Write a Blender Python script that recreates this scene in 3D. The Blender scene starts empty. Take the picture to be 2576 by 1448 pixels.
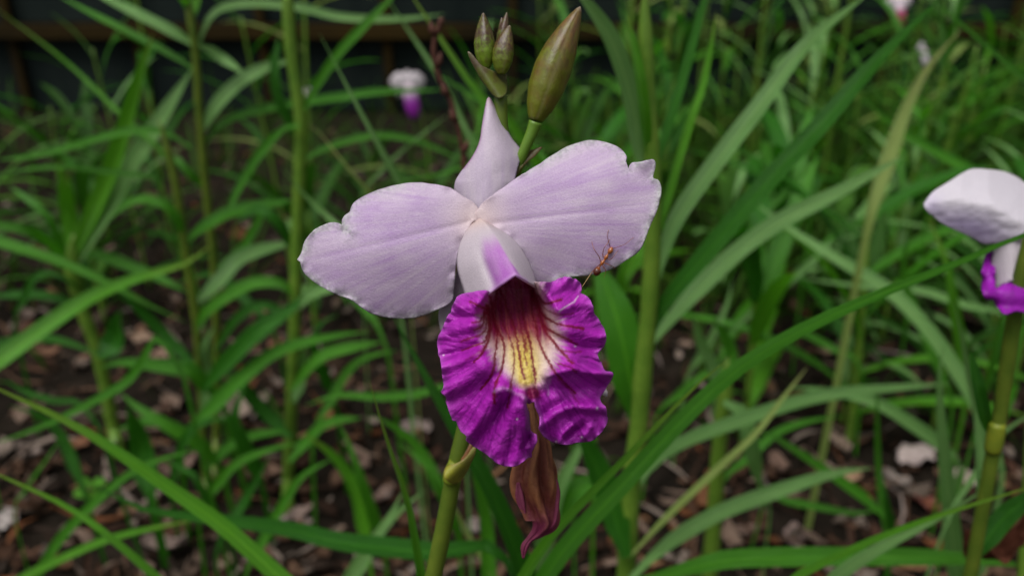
import bpy, math, random
import numpy as np
from mathutils import Vector
from mathutils.geometry import delaunay_2d_cdt

# ------------------------------------------------------------------ camera, sky, sun, exposure
SC = bpy.context.scene
COL = SC.collection
random.seed(11)
RNG = np.random.default_rng(7)
H, PITCH = 0.42, math.radians(24.0)          # lens 42 cm above the soil, looking 24 degrees down
FPX = 2021.0                                 # focal length in pixels of a 2575 px wide picture
cam_d = bpy.data.cameras.new('camera')
cam = bpy.data.objects.new('camera', cam_d)
COL.objects.link(cam)
cam.location = (0, 0, H)
cam.rotation_euler = (math.pi / 2 - PITCH, 0, 0)
cam_d.sensor_width = 36.0
cam_d.lens = 36.0 * FPX / 2575.0
cam_d.clip_start, cam_d.clip_end = 0.01, 200.0
cam_d.dof.use_dof = True
cam_d.dof.focus_distance = 0.153
cam_d.dof.aperture_fstop = 13.0
SC.camera = cam

world = bpy.data.worlds.new('World')
SC.world = world
world.use_nodes = True
nt = world.node_tree
nt.nodes.clear()
sky = nt.nodes.new('ShaderNodeTexSky')
sky.sky_type = 'NISHITA'
sky.sun_disc = False
SUN_EL, SUN_ROT = math.radians(66), math.radians(222)
sky.sun_elevation = SUN_EL
sky.sun_rotation = SUN_ROT
sky.air_density, sky.dust_density, sky.ozone_density = 1.0, 4.0, 0.6
hs = nt.nodes.new('ShaderNodeHueSaturation')
hs.inputs['Saturation'].default_value = 0.10      # an overcast, nearly grey sky
bg = nt.nodes.new('ShaderNodeBackground')
bg.inputs['Strength'].default_value = 0.055
wo = nt.nodes.new('ShaderNodeOutputWorld')
nt.links.new(sky.outputs[0], hs.inputs['Color'])
nt.links.new(hs.outputs[0], bg.inputs['Color'])
nt.links.new(bg.outputs[0], wo.inputs['Surface'])

sun_d = bpy.data.lights.new('sun', 'SUN')
sun_d.energy = 1.5
sun_d.angle = math.radians(45)
sun_d.color = (1.0, 0.97, 0.93)
sun = bpy.data.objects.new('sun', sun_d)
COL.objects.link(sun)
# direction to the sun as the Sky Texture defines it (rotation clockwise from +Y)
sd = Vector((math.sin(SUN_ROT) * math.cos(SUN_EL), math.cos(SUN_ROT) * math.cos(SUN_EL), math.sin(SUN_EL)))
sun.rotation_euler = sd.to_track_quat('Z', 'Y').to_euler()

SC.view_settings.view_transform = 'Standard'
SC.view_settings.look = 'None'
SC.view_settings.gamma = 1.0
SC.view_settings.exposure = 0.76
SC.render.engine = 'CYCLES'
SC.cycles.use_denoising = True
SC.cycles.max_bounces = 6
SC.cycles.transparent_max_bounces = 4
SC.cycles.sample_clamp_indirect = 4.0

# ------------------------------------------------------------------ pixels to points
CP, SP = math.cos(PITCH), math.sin(PITCH)
CAM = np.array([0.0, 0.0, H])


def ray(px, py):
    """view ray per metre of depth for a pixel of the 2575 x 1448 picture"""
    px, py = np.asarray(px, float), np.asarray(py, float)
    a, b = (px - 1287.5) / FPX, (py - 724.0) / FPX
    return np.stack([a, CP - SP * b, -SP - CP * b], -1)


def PD(px, py, d):
    return CAM + ray(px, py) * np.asarray(d, float)[..., None]


def PY(px, py, Y):
    """the point above the soil strip at distance Y; never below the soil"""
    r = ray(px, py)
    t = np.asarray(Y, float) / r[..., 1]
    with np.errstate(divide='ignore', invalid='ignore'):
        tg = np.where(r[..., 2] < -1e-6, -(H - 0.012) / r[..., 2], 1e9)
    return CAM + r * np.minimum(t, tg)[..., None]


def c1(p):
    p = np.asarray(p, float)
    return np.stack([(1100 + .6216 * p[..., 0]) / 1.5223, (350 + .6216 * p[..., 1]) / 1.5223], -1)


def c2(p):
    p = np.asarray(p, float)
    return np.stack([(1600 + .6216 * p[..., 0]) / 1.5223, (950 + .6216 * p[..., 1]) / 1.5223], -1)


def c3(p):
    p = np.asarray(p, float)
    return np.stack([(1700 + .4834 * p[..., 0]) / 1.5223, (.4834 * p[..., 1]) / 1.5223], -1)


def c4(p):
    p = np.asarray(p, float)
    return np.stack([(2150 + .2071 * p[..., 0]) / 1.5223, (820 + .2071 * p[..., 1]) / 1.5223], -1)


def c5(p):
    p = np.asarray(p, float)
    return np.stack([(1350 + .5206 * p[..., 0]) / 1.5223, (1450 + .5206 * p[..., 1]) / 1.5223], -1)


def c6(p):
    p = np.asarray(p, float)
    return np.stack([(3400 + .518 * p[..., 0]) / 1.5223, (550 + .518 * p[..., 1]) / 1.5223], -1)


# ------------------------------------------------------------------ maths helpers
def catmull(pts, n, closed=False):
    """n points evenly spaced on a Catmull-Rom curve"""
    p = np.asarray(pts, float)
    if len(p) == 2 and not closed:
        t = np.linspace(0, 1, n)[:, None]
        return p[0] * (1 - t) + p[1] * t
    q = np.vstack([p[-1], p, p[0], p[1]]) if closed else np.vstack([2 * p[0] - p[1], p, 2 * p[-1] - p[-2]])
    out = []
    t = np.linspace(0, 1, 13)[:-1][:, None]
    for i in range(1, len(q) - 2):
        a, b, c, d = q[i - 1], q[i], q[i + 1], q[i + 2]
        out.append(.5 * (2 * b + (c - a) * t + (2 * a - 5 * b + 4 * c - d) * t ** 2 + (3 * b - a - 3 * c + d) * t ** 3))
    out.append((p[:1] if closed else p[-1:]))
    o = np.vstack(out)
    s = np.concatenate([[0], np.cumsum(np.linalg.norm(np.diff(o, axis=0), axis=1))])
    u = np.linspace(0, s[-1], n, endpoint=not closed)
    return np.stack([np.interp(u, s, o[:, k]) for k in range(o.shape[1])], -1)


def unit(v):
    return v / np.maximum(np.linalg.norm(v, axis=-1, keepdims=True), 1e-12)


def sstep(a, b, x):
    t = np.clip((x - a) / (b - a), 0, 1)
    return t * t * (3 - 2 * t)


_lat = np.random.default_rng(3).random((64, 64))


def vnoise(x, y):
    xi, yi = np.floor(x).astype(int), np.floor(y).astype(int)
    fx, fy = x - xi, y - yi
    fx, fy = fx * fx * (3 - 2 * fx), fy * fy * (3 - 2 * fy)
    g = lambda i, j: _lat[i % 64, j % 64]
    return (g(xi, yi) * (1 - fx) + g(xi + 1, yi) * fx) * (1 - fy) + (g(xi, yi + 1) * (1 - fx) + g(xi + 1, yi + 1) * fx) * fy


def fbm(x, y, o=3):
    s, a = 0, .5
    for k in range(o):
        s = s + a * vnoise(x * 2 ** k + 17.3 * k, y * 2 ** k + 5.1 * k)
        a *= .5
    return s


def seg_dist(P, poly, closed=False):
    """distance of points to a polyline"""
    poly = np.asarray(poly, float)
    A = poly if closed else poly[:-1]
    B = np.roll(poly, -1, 0) if closed else poly[1:]
    best = np.full(len(P), 1e9)
    for a, b in zip(A, B):
        ab = b - a
        t = np.clip(((P - a) @ ab) / max(ab @ ab, 1e-9), 0, 1)
        best = np.minimum(best, np.linalg.norm(P - a - t[:, None] * ab, axis=1))
    return best


def inside(P, poly):
    x, y = P[:, 0], P[:, 1]
    r = np.zeros(len(P), bool)
    j = len(poly) - 1
    for i in range(len(poly)):
        xi, yi = poly[i]
        xj, yj = poly[j]
        if yi != yj:
            r ^= ((yi > y) != (yj > y)) & (x < (xj - xi) * (y - yi) / (yj - yi) + xi)
        j = i
    return r


# ------------------------------------------------------------------ materials
def new_mat(name):
    m = bpy.data.materials.new(name)
    m.use_nodes = True
    n = m.node_tree
    n.nodes.clear()
    return m, n


def nd(n, t, **kw):
    x = n.nodes.new(t)
    for k, v in kw.items():
        setattr(x, k, v)
    return x


def finish(n, color, rough=.5, spec=.4, transl=0.0, bump=None, bump_d=.0002, tcol=None, coat=0.0):
    p = nd(n, 'ShaderNodeBsdfPrincipled')
    n.links.new(color, p.inputs['Base Color'])
    if hasattr(rough, 'is_linked') or not isinstance(rough, (int, float)):
        n.links.new(rough, p.inputs['Roughness'])
    else:
        p.inputs['Roughness'].default_value = rough
    p.inputs['Specular IOR Level'].default_value = spec
    p.inputs['Coat Weight'].default_value = coat
    p.inputs['Coat Roughness'].default_value = .2
    out = nd(n, 'ShaderNodeOutputMaterial')
    if bump is not None:
        b = nd(n, 'ShaderNodeBump')
        b.inputs['Strength'].default_value = 1.0
        b.inputs['Distance'].default_value = bump_d
        n.links.new(bump, b.inputs['Height'])
        n.links.new(b.outputs[0], p.inputs['Normal'])
    if transl > 0:
        tr = nd(n, 'ShaderNodeBsdfTranslucent')
        n.links.new(tcol if tcol is not None else color, tr.inputs['Color'])
        mx = nd(n, 'ShaderNodeMixShader')
        mx.inputs[0].default_value = transl
        n.links.new(p.outputs[0], mx.inputs[1])
        n.links.new(tr.outputs[0], mx.inputs[2])
        n.links.new(mx.outputs[0], out.inputs['Surface'])
    else:
        n.links.new(p.outputs[0], out.inputs['Surface'])


def noise(n, scale, vec=None, detail=3, rough=.55):
    x = nd(n, 'ShaderNodeTexNoise')
    x.inputs['Scale'].default_value = scale
    x.inputs['Detail'].default_value = detail
    x.inputs['Roughness'].default_value = rough
    if vec is not None:
        n.links.new(vec, x.inputs['Vector'])
    return x.outputs['Fac']


def ramp(n, fac, stops):
    r = nd(n, 'ShaderNodeValToRGB')
    e = r.color_ramp.elements
    while len(e) < len(stops):
        e.new(.5)
    for k, (p, c) in enumerate(stops):
        e[k].position = p
        e[k].color = (*c, 1)
    n.links.new(fac, r.inputs[0])
    return r.outputs[0]


def mixc(n, fac, a, b, mode='MIX'):
    m = nd(n, 'ShaderNodeMix', data_type='RGBA', blend_type=mode)
    if isinstance(fac, (int, float)):
        m.inputs[0].default_value = fac
    else:
        n.links.new(fac, m.inputs[0])
    for sock, v in ((m.inputs[6], a), (m.inputs[7], b)):
        if isinstance(v, tuple):
            sock.default_value = (*v, 1)
        else:
            n.links.new(v, sock)
    return m.outputs[2]


def mapping(n, coord, scale):
    tc = nd(n, 'ShaderNodeTexCoord')
    mp = nd(n, 'ShaderNodeMapping')
    mp.inputs['Scale'].default_value = scale
    n.links.new(tc.outputs[coord], mp.inputs[0])
    return mp.outputs[0]


def math_node(n, op, a, b=None):
    m = nd(n, 'ShaderNodeMath', operation=op)
    for s, v in ((m.inputs[0], a), (m.inputs[1], b)):
        if v is None:
            continue
        if isinstance(v, (int, float)):
            s.default_value = v
        else:
            n.links.new(v, s)
    return m.outputs[0]


def leaf_mat(name, base, base2, rough=.36, transl=.3, tipc=None, spec=.4):
    """strap leaf: parallel veins along the blade, paler midrib, a dull waxy gloss"""
    m, n = new_mat(name)
    oi = nd(n, 'ShaderNodeObjectInfo')
    col = mixc(n, oi.outputs['Random'], base, base2)
    v = mapping(n, 'UV', (26, .8, 1))
    f = noise(n, 3.0, v, 4, .6)
    col = mixc(n, math_node(n, 'MULTIPLY', f, .8), col, tuple(c * .55 for c in base))
    blot = noise(n, 1.0, mapping(n, 'UV', (1.5, 9, 1)), 3)
    col = mixc(n, math_node(n, 'MULTIPLY', blot, .35), col, (base2[0] * 1.5, base2[1] * 1.15, base2[2] * 1.2))
    uv = nd(n, 'ShaderNodeTexCoord')
    sep = nd(n, 'ShaderNodeSeparateXYZ')
    n.links.new(uv.outputs['UV'], sep.inputs[0])
    rib = math_node(n, 'ABSOLUTE', math_node(n, 'SUBTRACT', sep.outputs[0], .5))
    rib = nd_map(n, rib, .012, .05, 1, 0)
    col = mixc(n, math_node(n, 'MULTIPLY', rib, .6), col, (base2[0] * 1.9, base2[1] * 1.5, base2[2] * 1.5))
    if tipc:
        tf = nd_map(n, sep.outputs[1], .86, 1.0, 0, 1)
        col = mixc(n, tf, col, tipc)
    # edge browning and specks
    sp = noise(n, 60.0, mapping(n, 'UV', (1, 6, 1)), 2, .7)
    spk = nd_map(n, sp, .68, .76, 0, .7)
    col = mixc(n, spk, col, (.16, .11, .03))
    tcol = mixc(n, .5, col, (base[0] * 1.8, base[1] * 1.9, base[2] * .8))
    rr = nd_map(n, f, .3, .7, rough - .06, rough + .14)
    finish(n, col, rr, spec, transl, bump=f, bump_d=.0005, tcol=tcol)
    return m


def nd_map(n, v, a, b, c, d):
    m = nd(n, 'ShaderNodeMapRange')
    m.inputs[1].default_value, m.inputs[2].default_value = a, b
    m.inputs[3].default_value, m.inputs[4].default_value = c, d
    n.links.new(v, m.inputs[0])
    return m.outputs[0]


def vcol_mat(name, rough=.5, spec=.35, transl=.2, fine=900, fine_amt=.18, bump_d=.00012, stretch=None, coat=0.0, dark=(.6, .6, .6)):
    m, n = new_mat(name)
    a = nd(n, 'ShaderNodeAttribute', attribute_name='Col')
    vec = mapping(n, 'Object', stretch or (1, 1, 1))
    f = noise(n, fine, vec, 3, .65)
    d = mixc(n, 1.0, a.outputs['Color'], dark, 'MULTIPLY')
    col = mixc(n, nd_map(n, f, .35, .7, fine_amt, 0), a.outputs['Color'], d)
    finish(n, col, rough, spec, transl, bump=f, bump_d=bump_d, coat=coat)
    return m


M = {}
M['green'] = leaf_mat('leaf_green', (.042, .225, .008), (.066, .275, .012))
M['vivid'] = leaf_mat('leaf_fresh_green', (.065, .29, .009), (.105, .36, .015), tipc=(.2, .3, .03))
M['pale'] = leaf_mat('leaf_sky_sheen_green', (.13, .34, .08), (.19, .41, .12), rough=.3)  # lighter, greyer green: sky sheen on upper leaf faces put into the colour
M['deep'] = leaf_mat('leaf_deep_green', (.018, .13, .006), (.032, .17, .009), spec=.3)
M['yellow'] = leaf_mat('leaf_yellowing', (.23, .36, .08), (.28, .4, .11), tipc=(.36, .38, .13))


def plain_mat(name, c, c2_, scale=30, rough=.6, transl=0, bump_d=.0004, spec=.3, coord='Object', stretch=(1, 1, 1), coat=0.0):
    m, n = new_mat(name)
    f = noise(n, scale, mapping(n, coord, stretch), 5, .62)
    col = ramp(n, f, [(.3, c), (.7, c2_)])
    finish(n, col, rough, spec, transl, bump=f, bump_d=bump_d, coat=coat)
    return m


M['stem'] = plain_mat('stem_green', (.09, .2, .018), (.16, .28, .03), 90, .42, .12, .0002, .45)
M['stem_olive'] = plain_mat('stem_olive', (.07, .13, .012), (.14, .19, .02), 120, .42, .1, .0002, .45)
M['sheath'] = plain_mat('sheath_yellow_green', (.26, .29, .02), (.16, .22, .02), 160, .45, .15, .0002, .4)
M['petal'] = vcol_mat('petal', .42, .4, .2, 3200, .42, .00012, dark=(.66, .62, .7))
M['lip'] = vcol_mat('lip', .45, .35, .16, 1100, .38, .0003, dark=(.6, .5, .66))
M['bud'] = vcol_mat('bud', .36, .5, .05, 1800, .3, .00008, dark=(.6, .5, .4))
M['dry_flower'] = vcol_mat('withered_petals', .6, .3, .15, 700, .4, .0003, dark=(.4, .3, .3))
M['far_petal'] = vcol_mat('far_petal', .5, .3, .25, 900, .1, .0001)
M['ant'] = vcol_mat('ant_cuticle', .25, .5, .06, 4000, .15, .00002, coat=.4)
M['litter'] = vcol_mat('dry_litter', .85, .08, .05, 300, .5, .0006, dark=(.35, .3, .28))
M['twig'] = plain_mat('twig_brown', (.05, .018, .012), (.12, .045, .03), 300, .7, 0, .0004)
M['bract'] = plain_mat('bract_brown_green', (.11, .13, .02), (.16, .1, .05), 400, .5, .12, .0002)
M['grass'] = leaf_mat('short_grass', (.018, .072, .003), (.042, .12, .006), rough=.5, spec=.15)
M['shaded'] = leaf_mat('leaf_shaded_green', (.015, .075, .005), (.030, .11, .008), rough=.45, spec=.2)  # filler plant green, with the shade deep in the bed put into its colour

m, n = new_mat('soil')
v = mapping(n, 'Object', (1, 1, 1))
f1 = noise(n, 14, v, 6, .65)
f2 = noise(n, 90, v, 4, .7)
col = ramp(n, f1, [(.3, (.006, .005, .004)), (.55, (.014, .011, .008)), (.75, (.034, .025, .019))])
col = mixc(n, nd_map(n, f2, .45, .75, 0, .35), col, (.042, .031, .024))
finish(n, col, .95, .03, 0, bump=f2, bump_d=.004)
M['soil'] = m

# ------------------------------------------------------------------ objects


def tag(o, label=None, cat=None, group=None, kind=None):
    for k, v in (('label', label), ('category', cat), ('group', group), ('kind', kind)):
        if v:
            o[k] = v
    return o


def empty(name, loc, parent=None):
    o = bpy.data.objects.new(name, None)
    o.empty_display_size = .01
    COL.objects.link(o)
    o['_w'] = tuple(float(x) for x in loc)
    if parent is not None:
        o.parent = parent
        o.location = np.asarray(loc) - worig(parent)
    else:
        o.location = loc
    return o


def worig(o):
    """where a thing's own origin stands (its parents are never turned while it is built)"""
    p = np.zeros(3)
    while o is not None:
        p += np.asarray(o.location)
        o = o.parent
    return p


def link_mesh(name, V, F, mat, parent=None, uv=None, col=None, smooth=True, solid=0.0, at=None):
    V = np.asarray(V, float)
    if at is None:
        at = V.mean(0) if parent is None else worig(parent)
    me = bpy.data.meshes.new(name)
    me.from_pydata((V - at).tolist(), [], [list(map(int, f)) for f in F])
    if uv is not None:
        L = me.uv_layers.new(name='UVMap')
        idx = np.empty(len(me.loops), int)
        me.loops.foreach_get('vertex_index', idx)
        L.data.foreach_set('uv', np.asarray(uv)[idx].astype(np.float32).ravel())
    if col is not None:
        ca = me.color_attributes.new('Col', 'FLOAT_COLOR', 'POINT')
        c = np.ones((len(V), 4), np.float32)
        c[:, :3] = np.clip(col, 0, 1)
        ca.data.foreach_set('color', c.ravel())
    me.materials.append(mat)
    if smooth:
        me.polygons.foreach_set('use_smooth', np.ones(len(me.polygons), bool))
    me.update()
    o = bpy.data.objects.new(name, me)
    COL.objects.link(o)
    if parent is not None:
        o.parent = parent
        o.location = at - worig(parent)
    else:
        o.location = at
    if solid:
        s = o.modifiers.new('thickness', 'SOLIDIFY')
        s.thickness = solid
        s.offset = 0
    return o


def grid_faces(nu, nv, wrap=False):
    F = []
    for i in range(nu - 1):
        for j in range(nv if wrap else nv - 1):
            k = (j + 1) % nv
            F.append((i * nv + j, i * nv + k, (i + 1) * nv + k, (i + 1) * nv + j))
    return F


def frames(C):
    T = unit(np.gradient(C, axis=0))
    ref = np.array([0.31, -.9, .3])
    S = unit(np.cross(T, ref))
    return T, S, unit(np.cross(S, T))


def tube(C, R, nv=10, flute=None, caps=True):
    """a round body along the points C with radius R per point"""
    C = np.asarray(C, float)
    R = np.asarray(R, float) * np.ones(len(C))
    T, S, N = frames(C)
    th = np.linspace(0, 2 * math.pi, nv, endpoint=False)
    k = np.ones((len(C), nv)) if flute is None else flute(np.linspace(0, 1, len(C))[:, None], th[None, :])
    V = C[:, None] + (S[:, None] * np.cos(th)[None, :, None] + N[:, None] * np.sin(th)[None, :, None]) * (R[:, None] * k)[..., None]
    F = grid_faces(len(C), nv, True)
    if caps:
        F.append(tuple(range(nv))[::-1])
        F.append(tuple(range((len(C) - 1) * nv, len(C) * nv)))
    return V.reshape(-1, 3), F


def blade(C, W, N0, fold=.25, wave=0.0, seed=0, nc=5, sheath=0.0, tip=True, side_w=None):
    """strap leaf along the points C (base to tip): full width W, facing N0, folded along the midrib"""
    n_ = len(C)
    T = unit(np.gradient(C, axis=0))
    S = unit(np.cross(T, N0))
    Nn = unit(np.cross(S, T))
    t = np.linspace(0, 1, n_)
    if sheath > 0:
        w = .35 + .65 * sstep(sheath * .8, sheath + (1 - sheath) * .12, t)
    else:
        w = .42 + .58 * sstep(0, .28, t)
    if tip:
        w = w * np.clip(1 - np.clip((t - .5) / .5, 0, 1) ** 2.3, 0.015, 1)
    w = w * W
    o = np.linspace(-1, 1, nc)
    ph = seed * 1.7
    wav = wave * np.sin(t * 21 + ph)[:, None] * o[None, :] ** 2 * np.sign(o)[None, :]
    V = C[:, None] + S[:, None] * (o[None, :] * (w / 2)[:, None])[..., None] \
        + Nn[:, None] * ((fold * np.abs(o)[None, :] + wav) * (w / 2)[:, None])[..., None]
    uv = np.stack(np.broadcast_arrays((o[None, :] + 1) / 2, t[:, None]), -1)
    return V.reshape(-1, 3), grid_faces(n_, nc), uv.reshape(-1, 2)


def traced_blade(pts, w, Y, face=.6, n_=26, sheath_to_ground=False, fold=.42, seed=0, tip=True, wave=.06):
    """a leaf whose run is known from the picture and whose distance is that of its plant (Y: base, tip)"""
    pts = np.asarray(pts, float)
    q = catmull(pts, n_)
    Y0, Y1 = (Y, Y) if np.isscalar(Y) else Y
    t = np.linspace(0, 1, n_)
    arch = .02 * np.sin(t * math.pi) * (1 if seed % 2 else -1) * min(1, Y0)
    C = PY(q[:, 0], q[:, 1], Y0 + (Y1 - Y0) * t + arch)
    dep = (C - CAM) @ np.array([0, CP, -SP])
    Wm = w * dep / FPX
    sh = 0
    if sheath_to_ground:
        d = unit(C[0] - C[3])
        b = C[0]
        k = max(.02, min(.09, b[2] * .6))
        g = np.array([b[0] + d[0] * k * .6, max(b[1] + d[1] * k * .6, .1), -.004])
        low = catmull(np.array([g, (g * .55 + b * .45) + np.array([d[0], d[1], 0]) * k * .18, b + d * min(k * .4, b[2] * .4), b]), 9)[:-1]
        C = np.vstack([low, C])
        Wm = np.concatenate([np.full(len(low), Wm[0]), Wm])
        s = np.concatenate([[0], np.cumsum(np.linalg.norm(np.diff(C, axis=0), axis=1))])
        sh = s[len(low)] / s[-1]
        u = np.linspace(0, s[-1], n_ + 8)
        Wm = np.interp(u, s, Wm)
        C = np.stack([np.interp(u, s, C[:, k_]) for k_ in range(3)], -1)
    toc = unit(CAM - C)
    rr = random.Random(seed * 7 + 3)
    N0 = unit(face * toc + (1 - face) * np.array([rr.uniform(-.35, .35), -.1, 1.0]))
    T = unit(np.gradient(C, axis=0))
    S = unit(np.cross(T, N0))
    app = np.linalg.norm(S - (S * toc).sum(1, keepdims=True) * toc, axis=1)
    Wm = Wm / np.clip(app, .55, 1)
    return blade(C, Wm, N0, fold, wave, seed, 5, sh, tip)


_seed = [0]


def add_leaf(parent, pts, w, Y, mat='green', **kw):
    _seed[0] += 1
    kw.setdefault('seed', _seed[0])
    V, F, uv = traced_blade(pts, w, Y, **kw)
    return link_mesh('leaf', V, F, M[mat], parent, uv=uv)


def stem_path(pts, Y, n_=30):
    q = catmull(np.asarray(pts, float), n_)
    C = PY(q[:, 0], q[:, 1], Y)
    if C[-1, 2] > .03:                       # leaves the picture: go on down to the soil
        d = unit(C[-1] - C[-4])
        d = unit(d * .35 + np.array([0, 0, -1.0]))
        k = C[-1, 2] / -d[2]
        C = np.vstack([C, C[-1] + d * k * .35, C[-1] + d * k * .7, C[-1] + d * (k + .004)])
    else:
        C = np.vstack([C, C[-1] * [1, 1, 0] + [0, 0, -.004]])
    return C


def stem_mesh(C, r, nodes=.045, seed=0, top=.85):
    s = np.concatenate([[0], np.cumsum(np.linalg.norm(np.diff(C, axis=0), axis=1))])
    m_ = max(24, int(s[-1] / .006))
    u = np.linspace(0, s[-1], m_)
    C = np.stack([np.interp(u, s, C[:, k]) for k in range(3)], -1)
    ph = ((u + seed * .013) % nodes) / nodes
    R = r * (1 + .16 * np.exp(-(ph / .09) ** 2) + .10 * ph) * (top + (1 - top) * np.clip(u / s[-1] * 1.6, 0, 1))
    R = R * np.clip(.12 + u / .022, 0, 1)        # the tip closes in a point between the top leaves
    return tube(C, R, 10)


def leafy_plant(name, label, cat, group, stem, Y, r, leaves, mat='stem', top=.85):
    C = stem_path(stem, Y)
    root = empty(name, C[-1] * [1, 1, 0])
    tag(root, label, cat, group)
    V, F = stem_mesh(C, r, seed=len(leaves), top=top)
    link_mesh('stem', V, F, M[mat], root)
    for L in leaves:
        pts, w, Yl, mt = L[:4]
        add_leaf(root, pts, w, Yl, mt, **(L[4] if len(L) > 4 else {}))
    return root


# ------------------------------------------------------------------ ground and fence
g = np.concatenate([np.linspace(-20, -1.6, 8), np.linspace(-1.5, 1.5, 90), np.linspace(1.6, 20, 8)])
gy = np.concatenate([np.linspace(-10, -.3, 6), np.linspace(-.2, 2.2, 90), np.linspace(2.5, 40, 10)])
GX, GY = np.meshgrid(g, gy, indexing='ij')
GZ = (fbm(GX * 9 + 40, GY * 9 + 40, 3) - .45) * .014 * np.exp(-((GY - 1) / 3) ** 2)
V = np.stack([GX, GY, GZ], -1).reshape(-1, 3)
o = link_mesh('ground', V, grid_faces(len(g), len(gy)), M['soil'], at=np.zeros(3))
tag(o, 'dark brown soil strewn with leaf crumbs', 'soil', kind='structure')


def box(x0, x1, y0, y1, z0, z1, jit=0):
    v = np.array([(x, y, z) for x in (x0, x1) for y in (y0, y1) for z in (z0, z1)], float)
    f = [(0, 1, 3, 2), (4, 6, 7, 5), (0, 4, 5, 1), (2, 3, 7, 6), (0, 2, 6, 4), (1, 5, 7, 3)]
    return v, f


M['board'] = plain_mat('board_dark_teal', (.005, .010, .010), (.016, .024, .021), 9, .8, 0, .002, .12, stretch=(1, 1, .3))
M['rail'] = plain_mat('rail_rusty_brown', (.012, .010, .006), (.045, .028, .007), 7, .9, 0, .002, .05, stretch=(.4, 1, 1))
FY = 2.02
fence = tag(empty('fence', (0, FY, 0)), 'dark teal board fence with rusty brown rails behind the plants', 'fence')
xs = np.arange(-3.0, 3.01, .3)
rnd = random.Random(5)
for i in range(len(xs) - 1):
    for z0, z1 in ((.006, .182), (.216, .60), (.64, 1.6)):  # top boards are out of view, made tall to block low back light
        dy = rnd.uniform(-.004, .004)
        v, f = box(xs[i] + .003, xs[i + 1] - .003, FY + dy, FY + .02 + dy, z0, z1)
        b = link_mesh('board', v, f, M['board'], fence, smooth=False)
        bv = b.modifiers.new('bevel', 'BEVEL'); bv.width = .003; bv.segments = 1
for i in range(len(xs)):
    v, f = box(xs[i] - .010, xs[i] + .010, FY - .022, FY - .005, -.01, 1.6)
    link_mesh('batten', v, f, M['rail'], fence, smooth=False)
for z in (.184, .605):
    v, f = box(-3.02, 3.02, FY - .04, FY + .03, z, z + .03)
    link_mesh('rail', v, f, M['rail'], fence, smooth=False)


# ------------------------------------------------------------------ leaf litter
def litter_leaf(x, y, L, W, yaw, tilt, curl, z=0.0, n_=5, lift=0.0, seed=0, nc=3, rag=.35):
    rg = np.random.default_rng(seed + 1)
    t = np.linspace(0, 1, n_)
    prof = np.sin(np.clip(t * .97 + .015, 0, 1) * math.pi) ** .85 * W / 2
    a = (t - .5) * L
    rows = []
    bend = rg.uniform(-.25, .25)
    for s in np.linspace(-1, 1, nc):
        jag = 1 + rag * (rg.random(n_) - .6) * (abs(s) > .9)
        yy = s * prof * jag + bend * L * (t - .5) ** 2 * 2
        zz = curl * (L * (t - .5) ** 2 * 1.2 + W * .5 * s * s) + rag * .22 * W * (rg.random(n_) - .5) * 2
        rows.append(np.stack([a * (1 + .06 * rag * (rg.random(n_) - .5)), yy, zz], -1))
    P = np.stack(rows, 1).reshape(-1, 3)
    ct, st = math.cos(tilt), math.sin(tilt)
    P = np.stack([P[:, 0] * ct - P[:, 2] * st, P[:, 1], P[:, 0] * st + P[:, 2] * ct], -1)
    cy, sy = math.cos(yaw), math.sin(yaw)
    P = np.stack([P[:, 0] * cy - P[:, 1] * sy + x, P[:, 0] * sy + P[:, 1] * cy + y, P[:, 2]], -1)
    P[:, 2] += z + lift - P[:, 2].min()
    return P, grid_faces(n_, nc)


PAL = [(.055, .03, .02), (.11, .06, .038), (.17, .1, .065), (.24, .17, .13), (.3, .24, .2), (.2, .08, .035),
       (.035, .024, .018), (.13, .1, .08), (.09, .045, .03), (.27, .15, .08), (.36, .29, .26)]
PW = [.17, .17, .13, .12, .08, .05, .13, .06, .05, .02, .02]


def gz(x, y):
    return float((fbm(np.array(x) * 9 + 40, np.array(y) * 9 + 40, 3) - .45) * .014 * math.exp(-((y - 1) / 3) ** 2))


VV, FF, CC = [], [], []
nb = 0
r_ = random.Random(21)
for i in range(10500):
    y = .28 + 1.5 * r_.random() ** 2.6
    x = r_.uniform(-1, 1) * (.3 + 1.1 * y)
    L = r_.uniform(.006, .026) if i % 3 else r_.uniform(.025, .07)
    P, F = litter_leaf(x, y, L, L * r_.uniform(.25, .7) if i % 3 else r_.uniform(.002, .006), r_.uniform(0, 6.28), r_.gauss(0, .3) * (1 if i % 3 else .35),
                       r_.uniform(-.6, 1.0), gz(x, y) - .001, 4, r_.random() * .007, i, 3, .7)
    VV.append(P); FF += [tuple(a + nb for a in f) for f in F]; nb += len(P)
    c = np.array(PAL[r_.choices(range(11), PW)[0]]) * r_.uniform(.55, 1.05)
    CC.append(np.tile(c, (len(P), 1)))
o = link_mesh('leaf_litter', np.vstack(VV), FF, M['litter'], col=np.vstack(CC), at=np.zeros(3))
tag(o, 'brown crumbled leaf litter covering the soil', 'leaf litter', kind='stuff')


def dry_leaf(px, py, wpx, hpx, c, label, yaw, group=None, curl=.5, tilt=.1):
    r = ray(px, py)
    t = -(H - .006) / r[2]
    p = CAM + r * t
    dep = t
    L = wpx * dep / FPX
    P, F = litter_leaf(p[0], p[1], L, hpx * dep / FPX * 1.35, yaw, tilt, curl, gz(p[0], p[1]) + .003, 10, 0, int(px + py), 5, .8)
    V = P
    sh = .8 + .4 * vnoise(P[:, 0] * 300, P[:, 1] * 300)
    o = link_mesh('dry_leaf', V, F, M['litter'], col=np.array(c)[None] * sh[:, None], solid=.0006)
    tag(o, label, 'dry leaf', group)
    ss = o.modifiers.new('round', 'SUBSURF'); ss.levels = ss.render_levels = 1
    return o


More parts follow.
